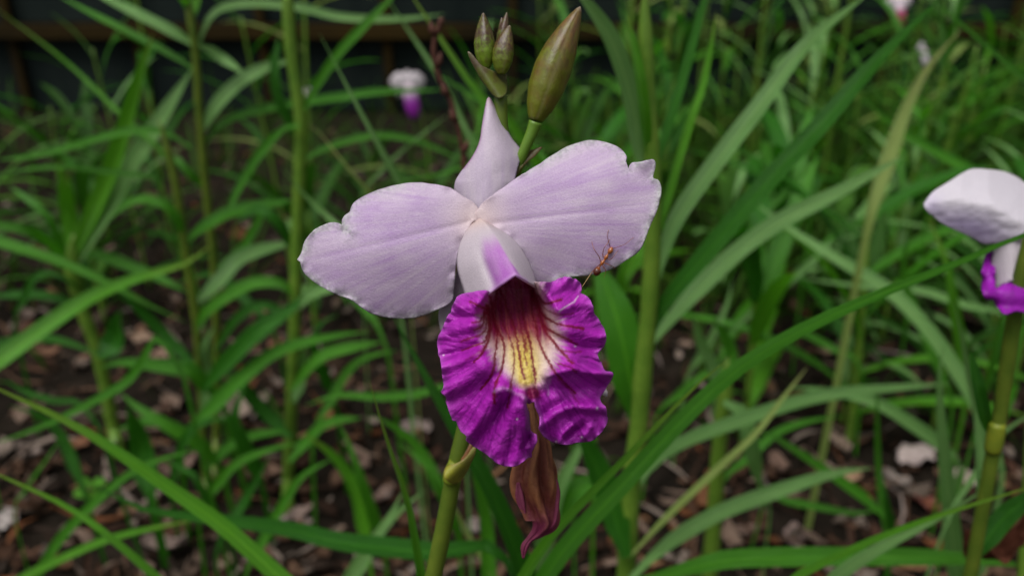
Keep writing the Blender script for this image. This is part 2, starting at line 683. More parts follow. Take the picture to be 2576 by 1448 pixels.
dry_leaf(2300, 1150, 150, 70, (.56, .46, .44), 'largest pale pinkish white dry leaf lying on the soil', .5, curl=-.3, tilt=-.1)
dry_leaf(2425, 1215, 75, 40, (.5, .42, .36), 'cream curled dry leaf lying beside the largest pale one', 1.2)
dry_leaf(2135, 1205, 60, 34, (.42, .28, .18), 'tan dry leaf scrap under an arching blade', .2)
dry_leaf(1775, 1255, 110, 60, (.22, .1, .05), 'wide rust brown dry leaf beside the pale green stalk', .8)
dry_leaf(2340, 1270, 90, 40, (.26, .1, .08), 'reddish dry leaf in front of the largest pale leaf', 2.6)
dry_leaf(20, 1310, 95, 60, (.46, .42, .4), 'grey white dry leaf near the long crossing blades', .9)
GRP = 'loose brown dry leaves on the soil'
for k, (px, py, w, h, c) in enumerate([
        (360, 850, 80, 34, (.3, .21, .15)), (400, 900, 70, 36, (.3, .2, .15)), (70, 790, 60, 26, (.26, .2, .17)),
        (110, 880, 70, 30, (.2, .11, .07)), (610, 605, 60, 40, (.22, .1, .05)), (650, 795, 60, 24, (.3, .18, .12)),
        (690, 860, 60, 28, (.26, .13, .08)), (70, 1130, 80, 36, (.3, .24, .21)), (200, 1110, 60, 30, (.24, .12, .07)),
        (430, 1010, 80, 40, (.24, .17, .13)), (455, 1175, 90, 44, (.25, .17, .14)), (590, 1040, 90, 50, (.34, .27, .22)),
        (640, 1030, 50, 40, (.36, .29, .26)), (820, 1050, 60, 40, (.26, .12, .06)), (690, 1190, 60, 30, (.28, .18, .13)),
        (760, 1285, 70, 36, (.3, .22, .19)), (320, 1290, 60, 30, (.25, .14, .08)), (420, 1380, 110, 50, (.3, .23, .2)),
        (560, 1420, 60, 36, (.3, .23, .17)), (160, 1420, 90, 30, (.26, .14, .08)), (1180, 1330, 60, 40, (.32, .27, .25)),
        (1880, 930, 80, 40, (.2, .13, .1)), (2080, 890, 50, 22, (.3, .2, .14)), (1960, 1180, 90, 40, (.2, .13, .1)),
        (2010, 1260, 80, 40, (.16, .1, .08)), (2000, 1345, 80, 40, (.3, .22, .2)), (2250, 1215, 70, 36, (.33, .28, .25)),
        (2290, 1330, 70, 40, (.3, .22, .19)), (2110, 1120, 80, 40, (.24, .18, .14)), (1880, 1330, 70, 30, (.22, .15, .12)),
        (1050, 1080, 60, 60, (.3, .24, .22)), (900, 1150, 70, 40, (.22, .15, .12)), (965, 1240, 70, 30, (.26, .18, .15))]):
    dry_leaf(px, py, w, h, c, 'small brown dry leaf lying loose on the soil', k * 1.3, GRP, .3 + .2 * (k % 3), .1 * (k % 4 - 1))

# ------------------------------------------------------------------ the orchid with the ant
root = empty('orchid', PD(1090, 1448, .195) * [1, 1, 0] + [-.01, .012, 0])
tag(root, 'bamboo orchid in full bloom with lilac petals, a magenta lip and unopened buds', 'orchid')
tp = [(1259, 244, .1705), (1262, 330, .172), (1284, 420, .1735), (1285, 520, .1755), (1252, 720, .178), (1205, 940, .181),
      (1165, 1095, .183), (1140, 1200, .186), (1115, 1330, .191), (1090, 1448, .196)]
q = catmull(np.array(tp), 60)
C = PD(q[:, 0], q[:, 1], q[:, 2])
base = np.array(root.location)
C = np.vstack([C, catmull(np.array([C[-1], C[-1] + unit(C[-1] - C[-3]) * .04, base + [0, 0, .12], base + [0, 0, -.004]]), 24)[1:]])
R = np.interp(np.linspace(0, 1, len(C)), [0, .12, .3, .7, 1], [.00145, .0016, .0018, .0021, .0028])
V, F = tube(C, R, 14)
ORCHID_STEM_C = C
link_mesh('stem', V, F, M['stem_olive'], root)


def sheet(outline, conv, dfun, cfun, mat, name, parent, spacing, n_out, solid=.0004, smooth_out=True):
    """a petal-like sheet: outline in crop pixels, depth and pigment as functions over it"""
    out = catmull(np.array(outline, float), n_out, True) if smooth_out else np.array(outline, float)
    lo, hi = out.min(0), out.max(0)
    gx, gy_ = np.meshgrid(np.arange(lo[0], hi[0], spacing), np.arange(lo[1], hi[1], spacing * .9))
    gx = gx + (np.arange(gx.shape[0]) % 2)[:, None] * spacing / 2
    G = np.stack([gx.ravel(), gy_.ravel()], -1)
    G = G[inside(G, out)]
    G = G[seg_dist(G, out, True) > spacing * .55]
    allp = np.vstack([out, G])
    r = delaunay_2d_cdt([Vector(p) for p in allp], [], [list(range(len(out)))], 1, 1e-4)
    P = np.array([tuple(v_) for v_ in r[0]])
    ed = seg_dist(P, out, True)
    d = dfun(P, ed)
    f = conv(P)
    V = PD(f[:, 0], f[:, 1], d)
    return link_mesh(name, V, [t_[::-1] for t_ in r[2]], mat, parent, col=cfun(P, ed), solid=solid)


flower = empty('flower', PD(*c1((1180, 790)), .163), root)
tag(flower, 'open flower with lilac petals and a ruffled magenta lip')
J = np.array((1172., 785.))


def petal_frame(P, tip, half):
    a = np.array(tip) - J
    L = np.linalg.norm(a)
    a = a / L
    b = np.array((-a[1], a[0]))
    if b[1] > 0:
        b = -b                                   # v > 0 towards the top of the flower
    return ((P - J) @ a) / L, ((P - J) @ b) / half


def dl_petal(P, ed):
    u, v_ = petal_frame(P, (70, 1045), 400)
    d = .1632 - .0065 * u + .0050 * u ** 2 + .0032 * v_ ** 2 + .0026 * np.clip(v_ - .35, 0, 9) ** 2 * 3
    d = d + .00018 * np.exp(-((v_ + .02) / .05) ** 2) * np.clip(1.1 - u, 0, 1)
    d = d + .0018 * (fbm(P[:, 0] / 260, P[:, 1] / 200, 1) - .25) * sstep(0, .4, u)
    d = d - .0011 * np.exp(-ed / 26) * (vnoise(P[:, 0] / 46, P[:, 1] / 46) - .35)
    return d


def dr_petal(P, ed):
    u, v_ = petal_frame(P, (2290, 640), 420)
    d = .1630 - .0075 * u + .0045 * u ** 2 + .0030 * v_ ** 2 + .0020 * np.clip(v_ - .3, 0, 9) ** 2 * 3
    d = d + .0002 * np.exp(-((v_ + .1) / .05) ** 2) * np.clip(1.1 - u, 0, 1)
    d = d + .0018 * (fbm(P[:, 0] / 270 + 9, P[:, 1] / 210 + 3, 1) - .25) * sstep(0, .4, u)
    d = d - .0010 * np.exp(-ed / 26) * (vnoise(P[:, 0] / 50 + 7, P[:, 1] / 50) - .35)
    curl = np.linalg.norm(P - (2200, 425), axis=1)
    return d - .0016 * np.exp(-(curl / 60) ** 2)


def petal_col(frame_tip, half, shift):
    def f(P, ed):
        u, v_ = petal_frame(P, frame_tip, half)
        ang = v_ / np.maximum(u + .25, .1)
        streak = .55 * fbm(ang * 14 + shift, u * 2.2 + shift, 4) + .45 * fbm(ang * 60 + shift, u * 7 + shift, 3)
        patch = fbm(P[:, 0] / 170 + shift, P[:, 1] / 110, 3)
        lil = np.clip(.22 + 1.7 * (streak - .36) + .9 * (patch - .38), 0, 1) * sstep(.02, .35, u)
        pale = np.array((.67, .55, .69))
        deep = np.array((.49, .305, .60))
        c = pale + (deep - pale) * lil[:, None]
        rib = (np.exp(-((v_ + .02) / .014) ** 2) + .8 * np.exp(-((v_ + .075) / .018) ** 2) + .5 * np.exp(-((v_ - .06 - .1 * u) / .02) ** 2)) * sstep(.05, .3, u) * (1 - .6 * sstep(.6, 1, u)) * (.5 + vnoise(u * 30, v_ * 9))
        c = c + (np.array((.56, .36, .68)) - c) * (rib * .4)[:, None]
        cen = np.exp(-(np.linalg.norm(P - J, axis=1) / 150) ** 2)
        c = c + (np.array((.78, .63, .62)) - c) * (cen * .9)[:, None]
        rim = np.exp(-(ed / 34) ** 1.4) * (.25 + .8 * vnoise(P[:, 0] / 60, P[:, 1] / 60) + .9 * (vnoise(P[:, 0] / 9, P[:, 1] / 9) - .4)) * sstep(.12, .4, u)
        c = c + (np.array((.60, .61, .60)) - c) * np.clip(rim, 0, .9)[:, None]
        # bruised grey specks close to the margin
        gs = sstep(.5, .7, vnoise(P[:, 0] / 13 + 3, P[:, 1] / 10)) * np.exp(-ed / 40) * sstep(.3, .5, u)
        c = c * (1 - .35 * gs)[:, None]
        return c
    return f


LP = [(1150, 690), (1085, 650), (1035, 615), (985, 590), (920, 575), (850, 567), (770, 565), (690, 575), (610, 595), (535, 620),
      (470, 650), (415, 685), (395, 715), (385, 745), (350, 770), (335, 800), (340, 835), (362, 858), (392, 867), (364, 852),
      (345, 832), (320, 812), (280, 808), (230, 820), (170, 850), (130, 890), (105, 935), (95, 975), (80, 1010), (62, 1040),
      (80, 1048), (85, 1075), (105, 1115), (145, 1155), (200, 1195), (260, 1230), (330, 1260), (390, 1282), (430, 1310),
      (480, 1345), (540, 1372), (620, 1390), (700, 1397), (780, 1392), (850, 1372), (920, 1345), (975, 1320), (1015, 1290),
      (1025, 1230), (1030, 1160), (1037, 1090), (1052, 1000), (1085, 920), (1115, 850), (1145, 800), (1185, 800), (1180, 740)]
RP = [(1160, 760), (1200, 692), (1260, 642), (1330, 595), (1400, 545), (1440, 515), (1520, 470), (1600, 415), (1660, 380),
      (1720, 345), (1790, 320), (1860, 305), (1930, 310), (1990, 325), (2040, 350), (2075, 380), (2090, 402), (2085, 430),
      (2094, 455), (2100, 476), (2108, 456), (2125, 440), (2170, 436), (2215, 425), (2250, 420), (2265, 445), (2262, 480),
      (2255, 510), (2254, 535), (2285, 547), (2303, 590), (2300, 640), (2285, 700), (2265, 760), (2245, 800), (2225, 850),
      (2200, 920), (2175, 970), (2130, 1010), (2070, 1050), (2010, 1085), (1930, 1115), (1850, 1130), (1770, 1140), (1710, 1150),
      (1660, 1165), (1600, 1190), (1530, 1200), (1490, 1120), (1450, 1030), (1410, 960), (1350, 890), (1280, 840), (1220, 815),
      (1180, 800)]
petal_l = sheet(LP, c1, dl_petal, petal_col((70, 1045), 400, 3.1), M['petal'], 'petal', flower, 8, 260)
petal_r = sheet(RP, c1, dr_petal, petal_col((2290, 640), 420, 8.7), M['petal'], 'petal', flower, 8, 260)

SEP = [(1240, 38), (1226, 75), (1215, 130), (1205, 185), (1197, 240), (1190, 290), (1170, 350), (1140, 405), (1105, 455),
       (1070, 500), (1042, 545), (1033, 580), (1035, 625), (1080, 680), (1130, 730), (1165, 790), (1200, 760), (1260, 700),
       (1330, 640), (1385, 580), (1402, 530), (1410, 490), (1425, 440), (1445, 395), (1440, 370), (1415, 335), (1385, 300),
       (1350, 240), (1320, 180), (1290, 120), (1262, 70)]


def d_sep(P, ed):
    ax = 1240 - 20 * sstep(300, 780, P[:, 1])
    half = np.interp(P[:, 1], [40, 200, 400, 560, 780], [25, 70, 150, 190, 60])
    v_ = (P[:, 0] - ax) / half
    t = (790 - P[:, 1]) / 750
    return .1668 - .003 * t + .006 * t ** 2 + .0030 * v_ ** 2 * np.interp(t, [0, .3, 1], [.3, 1, .6]) + .0008 * (fbm(P[:, 0] / 150, P[:, 1] / 200) - .45)


def sep_col(P, ed):
    st = fbm(P[:, 0] / 26 + 4, P[:, 1] / 260, 3)
    c = np.array((.68, .585, .69)) + (np.array((.56, .44, .63)) - np.array((.68, .585, .69))) * np.clip((st - .3) * 1.6, 0, 1)[:, None]
    left = np.exp(-ed / 7) * (P[:, 0] < 1225) * (P[:, 1] < 480)
    c = c + (np.array((.36, .12, .32)) - c) * (left * .8)[:, None]
    tip = np.exp(-((P[:, 1] - 40) / 45) ** 2)
    return c + (np.array((.62, .4, .46)) - c) * (tip * .7)[:, None]


sheet(SEP, c1, d_sep, sep_col, M['petal'], 'sepal', flower, 8, 150)


def lat_sepal(outline, far):
    def d(P, ed):
        t = np.linalg.norm(P - J, axis=1) / far
        return .166 + .006 * t - .002 * np.exp(-ed / 40) * 0
    return sheet(outline, c1, d, sep_col_plain, M['petal'], 'sepal', flower, 16, 70)


def sep_col_plain(P, ed):
    st = fbm(P[:, 0] / 40 + 4, P[:, 1] / 200, 3)
    return np.array((.64, .57, .63)) * (1.03 - .16 * st[:, None])


lat_sepal([(1150, 820), (1070, 1000), (1020, 1200), (960, 1300), (933, 1350), (932, 1400), (948, 1480), (985, 1570), (1060, 1650),
           (1110, 1560), (1170, 1350), (1220, 1050), (1230, 850)], 900)
lat_sepal([(1200, 850), (1330, 1050), (1480, 1300), (1640, 1560), (1790, 1750), (1900, 1840), (1976, 1880), (1960, 1820),
           (1900, 1680), (1820, 1500), (1700, 1300), (1560, 1130), (1400, 950), (1280, 840)], 1300)

# lip: the tube that wraps the column ...
tL = catmull(np.array([(1165, 795), (1112, 850), (1066, 940), (1048, 1030), (1055, 1110), (1085, 1210), (1122, 1335)]), 40)
tR = catmull(np.array([(1188, 786), (1228, 828), (1272, 890), (1312, 960), (1352, 1030), (1386, 1092), (1404, 1133)]), 40)
tT = catmull(np.array([(1208, 796), (1275, 835), (1372, 900), (1432, 965), (1477, 1040), (1507, 1110), (1540, 1215)]), 40)
ns = 49
sv = np.linspace(-1, 1, ns)
tt = np.linspace(0, 1, 40)
Pt = np.zeros((40, ns, 2))
for j, s_ in enumerate(sv):
    k = abs(s_)
    Pt[:, j] = tR * (1 - k) + (tL if s_ < 0 else tT) * k
side_d = np.interp(tt, [0, .3, 1], [.1635, .1612, .1570])
ridge_d = np.interp(tt, [0, .25, .6, 1], [.1625, .1568, .1505, .1462])
dd = side_d[:, None] + (ridge_d - side_d)[:, None] * (1 - np.abs(sv)[None, :] ** 1.7)
dd = dd + .0010 * np.exp(-((sv[None, :] + .42) / .1) ** 2) * sstep(.3, .8, tt)[:, None] * 1
f = c1(Pt.reshape(-1, 2))
Vt = PD(f[:, 0], f[:, 1], dd.ravel())
ss_, t2 = np.broadcast_arrays(sv[None, :], tt[:, None])
ss_, t2 = ss_.ravel(), t2.ravel()
pale = np.array((.665, .59, .645))
mag = np.array((.52, .14, .62))
pk = sstep(-.48, -.30, ss_ + .1 * (t2 - .6)) * (1 - sstep(-.02, .12, ss_ - .18 * sstep(.75, 1, t2))) * sstep(.22, .6, t2)
pk = pk * (.55 + .6 * fbm(ss_ * 14, t2 * 5, 3))
ct = pale + (mag - pale) * np.clip(pk, 0, .95)[:, None]
cen = np.exp(-(t2 / .16) ** 2)
ct = ct + (np.array((.80, .60, .52)) - ct) * (cen * .7)[:, None]
rimw = sstep(.93, .99, t2) * (np.abs(ss_) < .55)
ct = ct + (np.array((.66, .36, .74)) - ct) * (rimw * .7)[:, None]
ct = ct * (1 - .10 * fbm(ss_ * 30, t2 * 6, 3))[:, None]
Ftube = grid_faces(40, ns)

# ... and the flared, ruffled blade
LIPO = [(470, 215), (520, 135), (590, 100), (640, 125), (675, 170), (712, 206), (770, 208), (840, 205), (870, 185), (900, 178), (940, 182), (975, 195),
        (1000, 220), (1008, 255), (1000, 277), (1035, 295), (1065, 330), (1080, 370), (1085, 400), (1105, 430), (1130, 470),
        (1150, 510), (1157, 550), (1145, 600), (1115, 635), (1105, 660), (1125, 700), (1150, 755), (1190, 763), (1200, 780),
        (1185, 815), (1165, 850), (1140, 885), (1120, 920), (1130, 955), (1155, 980), (1165, 1030), (1160, 1080), (1130, 1130),
        (1075, 1180), (1010, 1190), (970, 1195), (920, 1210), (870, 1200), (815, 1185), (775, 1155), (745, 1110), (750, 1080),
        (752, 1040), (735, 1000), (722, 970), (715, 945), (690, 955), (665, 950), (668, 980), (680, 1010), (685, 1060),
        (690, 1110), (702, 1132), (725, 1145), (735, 1180), (720, 1220), (700, 1250), (700, 1280), (675, 1290), (640, 1320),
        (580, 1343), (520, 1335), (480, 1315), (440, 1280), (390, 1245), (340, 1215), (298, 1185), (300, 1155), (265, 1125),
        (235, 1062), (215, 1058), (200, 1020), (180, 960), (170, 910), (145, 885), (160, 850), (155, 800), (145, 740), (140, 690),
        (125, 640), (122, 580), (130, 540), (145, 515), (155, 490), (170, 450), (180, 420), (205, 395), (215, 350), (240, 305),
        (270, 285), (310, 275), (370, 265), (420, 262), (456, 266)]
FOLDS = [  # polyline in crop pixels, height towards the viewer in mm, width in pixels
    ([(165, 880), (300, 800), (430, 700)], 1.0, 45), ([(180, 960), (330, 900), (480, 790)], -.9, 40),
    ([(330, 1150), (420, 1020), (500, 880)], 1.3, 48), ([(340, 1190), (480, 1040), (590, 890)], -1.5, 40),
    ([(470, 1290), (560, 1100), (620, 930)], 1.4, 55), ([(600, 1300), (640, 1150), (650, 980)], .8, 38),
    ([(690, 1150), (650, 1230), (690, 1290)], -1.6, 26), ([(715, 1150), (725, 1200)], 1.2, 20),
    ([(560, 870), (630, 900), (660, 930)], 1.0, 22),
    ([(800, 780), (870, 755), (960, 745), (1080, 770), (1190, 775)], 1.7, 26),
    ([(830, 860), (960, 870), (1090, 850), (1150, 850)], -2.0, 46),
    ([(760, 1090), (850, 1010), (960, 970), (1150, 985)], 1.4, 30), ([(800, 1010), (900, 930), (1100, 920)], -.8, 36),
    ([(905, 1170), (960, 1120), (1010, 1090)], -1.3, 22), ([(870, 1190), (900, 1140), (950, 1090)], 1.0, 20),
    ([(1010, 1180), (1060, 1100)], .9, 26), ([(850, 560), (980, 600), (1110, 640)], -1.0, 30),
    ([(880, 500), (1010, 520), (1150, 550)], 1.0, 36), ([(860, 380), (960, 350), (1075, 340)], 1.0, 34),
    ([(840, 300), (920, 260), (1000, 270)], -.8, 26), ([(150, 540), (250, 500), (370, 470)], .8, 30),
    ([(140, 470), (260, 430), (380, 420)], -.7, 24), ([(215, 380), (300, 350), (390, 350)], .7, 28),
    ([(140, 660), (260, 640), (360, 600)], -.9, 30), ([(150, 740), (260, 700), (380, 640)], .8, 30)]
VEINS = [  # polyline, half width in pixels, strength
    ([(540, 180), (540, 340), (580, 460), (610, 560), (630, 680), (645, 760), (655, 805)], 6.5, 1), ([(620, 180), (645, 380), (665, 500), (690, 600), (705, 700), (718, 780), (725, 830)], 6.5, 1),
    ([(660, 560), (655, 640), (672, 720)], 4, .7), ([(480, 250), (478, 450), (486, 540), (478, 620), (465, 720), (440, 800), (390, 870)], 5.5, .9),
    ([(440, 300), (468, 470), (512, 545), (530, 620), (525, 700), (505, 770), (482, 840), (470, 950)], 6, .95), ([(510, 230), (520, 450), (578, 580), (592, 680), (585, 760), (566, 860), (558, 980)], 5, .75),
    ([(425, 350), (440, 480), (420, 590), (380, 660), (350, 700)], 6, .95), ([(415, 350), (430, 480), (410, 570), (350, 600), (280, 625)], 5.5, .9),
    ([(410, 370), (415, 470), (390, 530), (320, 555), (270, 572)], 5, .75), ([(405, 380), (395, 470), (340, 502)], 5.5, .85), ([(405, 400), (380, 448), (335, 462)], 5, .8),
    ([(406, 368), (370, 350), (325, 332)], 5.5, .8), ([(690, 230), (708, 400), (730, 500), (745, 580), (775, 640), (815, 715), (860, 780), (965, 890)], 6, .9),
    ([(700, 250), (740, 400), (780, 500), (825, 565), (880, 630), (950, 712)], 6.5, .95), ([(715, 260), (758, 390), (800, 430), (850, 460), (920, 482), (1010, 496)], 6.5, .95),
    ([(705, 260), (752, 430), (790, 490), (850, 522), (920, 555), (972, 588)], 6.5, 1), ([(745, 290), (785, 335), (830, 332), (880, 322)], 6, .9),
    ([(880, 630), (950, 642), (1000, 640)], 4, .6), ([(870, 715), (930, 735), (972, 757)], 4.5, .7), ([(600, 170), (610, 330), (640, 520), (668, 640)], 5, .7),
    ([(860, 800), (930, 870), (990, 960)], 4, .5), ([(450, 330), (450, 500), (400, 620), (300, 690)], 4, .45), ([(760, 330), (800, 380), (870, 405), (950, 400)], 4.5, .55)]


def lip_axis(y):
    return np.interp(y, [100, 165, 950, 1400], [585, 592, 692, 720])


def d_lip(P, ed):
    x, y = P[:, 0], P[:, 1]
    r = x - lip_axis(y)
    hw = np.where(r < 0, np.interp(y, [100, 268, 370, 520, 700, 900], [120, 150, 205, 225, 200, 120]),
                  np.interp(y, [100, 220, 340, 500, 700, 900], [90, 125, 175, 205, 200, 120]))
    k = np.abs(r) / hw
    steep = np.interp(y, [250, 420, 600], [.22, .38, .6])
    cav = 1 - sstep(1 - steep, 1 + steep, k)
    D = np.interp(y, [100, 250, 400, 560, 700, 850], [.0145, .0130, .0095, .0046, .0016, 0])
    d = .1492 + cav * D
    # lobes roll back towards their margins, the front lobe hangs forward then under
    d = d - .0026 * np.exp(-((k - 1.35) / .45) ** 2) * np.interp(y, [100, 300, 800, 1000], [.5, 1, .8, 0])
    far = np.clip(np.abs(r) / 520, 0, 1.1)
    d = d + .0052 * far ** 2.4
    d = d - .0028 * np.exp(-((y - 800) / 230) ** 2) + .0034 * sstep(950, 1340, y) ** 1.5
    d = d + .0026 * sstep(330, 190, y) * (np.abs(r) > 150) * np.clip((np.abs(r) - 150) / 250, 0, 1)
    # keel between the two yellow ridges
    d = d - .0005 * np.exp(-(r / 36) ** 2) * sstep(480, 620, y) * (1 - sstep(820, 900, y))
    for pl, h, w in FOLDS:
        dist = seg_dist(P, pl)
        d = d - h * .0013 * np.exp(-(dist / w) ** 2)
    ruff = np.exp(-ed / 55)
    th = np.arctan2(y - 620, x - 650)
    d = d - .0011 * ruff * np.sin(th * 19 + 2.2 * np.sin(th * 5))
    d = d - .0007 * np.exp(-ed / 24) * np.sin(th * 47 + 3 * np.sin(th * 7))
    d = d + .0012 * (fbm(x / 90, y / 90, 3) - .45) * np.clip(ed / 30, 0, 1)
    d = d - .0007 * (fbm(th * 24 + 2 * fbm(x / 90, y / 90), np.hypot(x - 650, y - 560) / 130, 3) - .45) * sstep(200, 420, np.hypot(x - 650, y - 560))
    return d


def lip_col(P, ed):
    x, y = P[:, 0], P[:, 1]
    r = x - lip_axis(y)
    th = np.arctan2(y - 520, x - 640)
    rho = np.hypot(x - 640, y - 520)
    nz = fbm(x / 60, y / 60, 3)
    radial = .6 * fbm(th * 26 + 3, rho / 240, 3) + .4 * fbm(th * 70 + 9, rho / 120, 3)
    base = np.array((.44, .014, .45))
    hi = np.array((.58, .05, .59))
    dk = np.array((.25, .004, .27))
    c = base + (hi - base) * np.clip((nz - .3) * 1.6, 0, 1)[:, None]
    c = c + (dk - c) * (np.clip((radial - .43) * 4.5, 0, .8))[:, None]
    rim = np.exp(-ed / 14)
    c = c + (np.array((.58, .17, .64)) - c) * (rim * .55)[:, None]
    # pale throat patch with tongues between the veins
    a = np.interp(y, [300, 430, 560, 700, 790, 850, 900], [165, 245, 258, 200, 130, 90, 40])
    e = np.abs(r * np.where(r < 0, .98, .98)) - a - 46 * (radial - .5) * 2 - 20 * (nz - .5)
    w = (1 - sstep(-46, 46, e)) * (1 - sstep(800, 905, y + 60 * (nz - .5)))
    cream = np.array((.72, .585, .42))
    yel = np.array((.74, .60, .13))
    yw = np.exp(-((r + 5) / 85) ** 2) * sstep(440, 560, y) * (1 - sstep(820, 880, y))
    pc = cream + (yel - cream) * np.clip(yw * 1.1, 0, 1)[:, None]
    lil = sstep(.35, .95, np.abs(r) / np.maximum(a, 1))
    pc = pc + (np.array((.70, .50, .64)) - pc) * (lil * .6)[:, None]
    c = c + (pc - c) * w[:, None]
    # crimson throat
    tr = (1 - sstep(500, 670, y + 70 * (fbm(r / 22 + 5, y / 180, 3) - .5) * 2 + np.abs(r) * .12))
    ins = 1 - sstep(.8, 1.12, np.abs(r) / np.where(r < 0, np.interp(y, [100, 268, 370, 520], [120, 140, 205, 215]), np.interp(y, [100, 220, 340, 500], [90, 115, 165, 195])))
    crim = np.array((.25, .008, .07))
    crim2 = np.array((.46, .10, .08))
    st = fbm(r / 12, y / 160, 3)
    cc = crim + (crim2 - crim) * np.clip((st - .4) * 3 * sstep(250, 480, y), 0, 1)[:, None]
    c = c + (cc - c) * (tr * ins)[:, None]
    spot = np.exp(-(((x - 705) / 48) ** 2 + ((y - 890) / 40) ** 2))
    c = c + (np.array((.20, .008, .05)) - c) * np.clip(spot * 1.6, 0, .95)[:, None]
    # amber speckle on the yellow keel
    am = yw * sstep(.5, .62, vnoise(x / 9, y / 12)) * (np.abs(r + 5) < 45)
    c = c + (np.array((.42, .2, .02)) - c) * (am * .3)[:, None]
    jx = x + 5 * (vnoise(x / 12, y / 12) - .5) * 2
    Q = np.stack([jx, y + 4 * (vnoise(x / 10 + 9, y / 10) - .5)], -1)
    for pl, hw, s_ in VEINS:
        pl = catmull(np.array(pl, float), 26)
        dist = seg_dist(Q, pl)
        bead = .55 + .75 * vnoise(x / 11 + hw, y / 11)
        m_ = np.exp(-(dist / (hw * 1.7 * bead)) ** 2) * min(1, s_ * 1.15)
        c = c + (np.array((.19, .004, .022)) - c) * np.clip(m_ * .98, 0, 1)[:, None]
    scar = seg_dist(P, [(868, 386), (900, 365), (960, 335), (985, 300)])
    c = c + (np.array((.72, .55, .7)) - c) * (np.exp(-(scar / 4) ** 2) * .8)[:, None]
    for pl, k_ in (([(565, 872), (605, 895), (640, 905), (660, 930)], .28), ([(815, 800), (795, 850), (800, 900)], .3), ([(475, 880), (520, 860), (560, 872)], .3)):
        c = c + (np.array((.68, .5, .68)) - c) * (np.exp(-(seg_dist(Q, pl) / 9) ** 2) * k_)[:, None]
    for sx, sy in ((965, 605), (612, 1048), (415, 160), (1010, 1160), (855, 1190), (160, 660), (1100, 985)):
        c = c + (np.array((.75, .6, .75)) - c) * np.exp(-(((x - sx) ** 2 + (y - sy) ** 2) / 40))[:, None]
    return c


lip = sheet(LIPO, c2, d_lip, lip_col, M['lip'], 'lip', flower, 5.2, 520, .00035)
link_mesh('lip_tube', Vt, Ftube, M['petal'], lip, col=ct, solid=.0004)
# column inside the tube
cc_ = c1(np.array([(1190, 800), (1240, 900), (1310, 1010), (1365, 1095)], float))
Cc = PD(cc_[:, 0], cc_[:, 1], np.array([.1645, .1615, .1575, .1535]))
V, F = tube(catmull(Cc, 14), np.interp(np.linspace(0, 1, 14), [0, .5, 1], [.0012, .0015, .0011]), 10)
link_mesh('column', V, F, M['petal'], flower, col=np.tile((.72, .6, .68), (len(V), 1)))
# ovary and stalk joining the flower to the stem
k0 = PD(*c1((1185, 800)), .1655)
k1 = ORCHID_STEM_C[int(60 * .42)]
V, F = tube(catmull(np.array([k0, k0 + [.001, .004, -.002], (k0 + k1) / 2 + [0, .004, .003], k1]), 16), np.linspace(.0016, .0012, 16), 10)
link_mesh('flower_stalk', V, F, M['stem_olive'], root)


# buds
def bud(base_px, tip_px, hw, d0, d1, seed, green, brown, bend=0, name='bud', spk=.85, lo=.28, hi=.62):
    b, t = np.array(base_px, float), np.array(tip_px, float)
    n_ = 44
    u = np.linspace(0, 1, n_)
    perp = np.array((-(t - b)[1], (t - b)[0])) / np.linalg.norm(t - b)
    q = c3(b + (t - b) * u[:, None] + perp * (bend * np.sin(u * math.pi))[:, None])
    dpt = d0 + (d1 - d0) * u
    C = PD(q[:, 0], q[:, 1], dpt)
    prof = np.interp(u, [0, .04, .12, .27, .45, .62, .8, .92, .98, 1], [.36, .5, .72, .95, 1.0, .86, .56, .3, .13, .02])
    R = prof * hw * .4834 / 1.5223 / FPX * d0
    fl = lambda a, th: 1 + .05 * np.cos(3 * th + seed) + .035 * np.exp(-((np.mod(th + seed, 2.094) - 1.05) / .12) ** 2) - .05 * np.exp(-((np.mod(th + seed + 1.0, 2.094) - 1.05) / .07) ** 2)
    V, F = tube(C, R, 40, fl)
    th = np.tile(np.linspace(0, 2 * math.pi, 40, endpoint=False), n_)
    uu = np.repeat(u, 40)
    f_ = fbm(np.cos(th) * 5 + th * 2 + seed, uu * 18 + seed, 4)
    k = np.clip(sstep(lo, hi, uu) * .9 + (f_ - .45) * 2.0, 0, 1)
    sp = sstep(.40, .52, fbm(th * 9 + seed, uu * 30, 2) + .10 * uu)
    c = np.array(green) + (np.array(brown) - np.array(green)) * k[:, None]
    c = c + (np.array((.055, .02, .018)) - c) * (sp * sstep(.0, .6, uu) * spk)[:, None]
    seam = np.exp(-((np.mod(th + seed + 1.0, 2.094) - 1.05) / .09) ** 2)
    c = c + (np.array((.24, .22, .1)) - c) * (seam * .4)[:, None]
    c = c + (np.array((.32, .26, .22)) - c) * (sstep(.95, 1, uu) * .8)[:, None]
    return link_mesh(name, V, F, M['bud'], root, col=c)


bud((722, 955), (1078, 55), 150, .1690, .1660, .4, (.15, .17, .014), (.17, .095, .026), bend=-22, spk=.4, lo=.2, hi=.95)
bud((333, 545), (310, 104), 84, .1700, .1690, 1.4, (.15, .25, .015), (.085, .06, .014))
bud((455, 590), (520, 203), 84, .1694, .1680, 2.6, (.13, .18, .015), (.11, .07, .02), bend=-14)
bud((440, 420), (497, 100), 46, .1716, .1706, .9, (.12, .17, .022), (.10, .05, .03))
bud((470, 430), (455, 140), 40, .1722, .1716, 3.3, (.12, .17, .022), (.1, .06, .03))


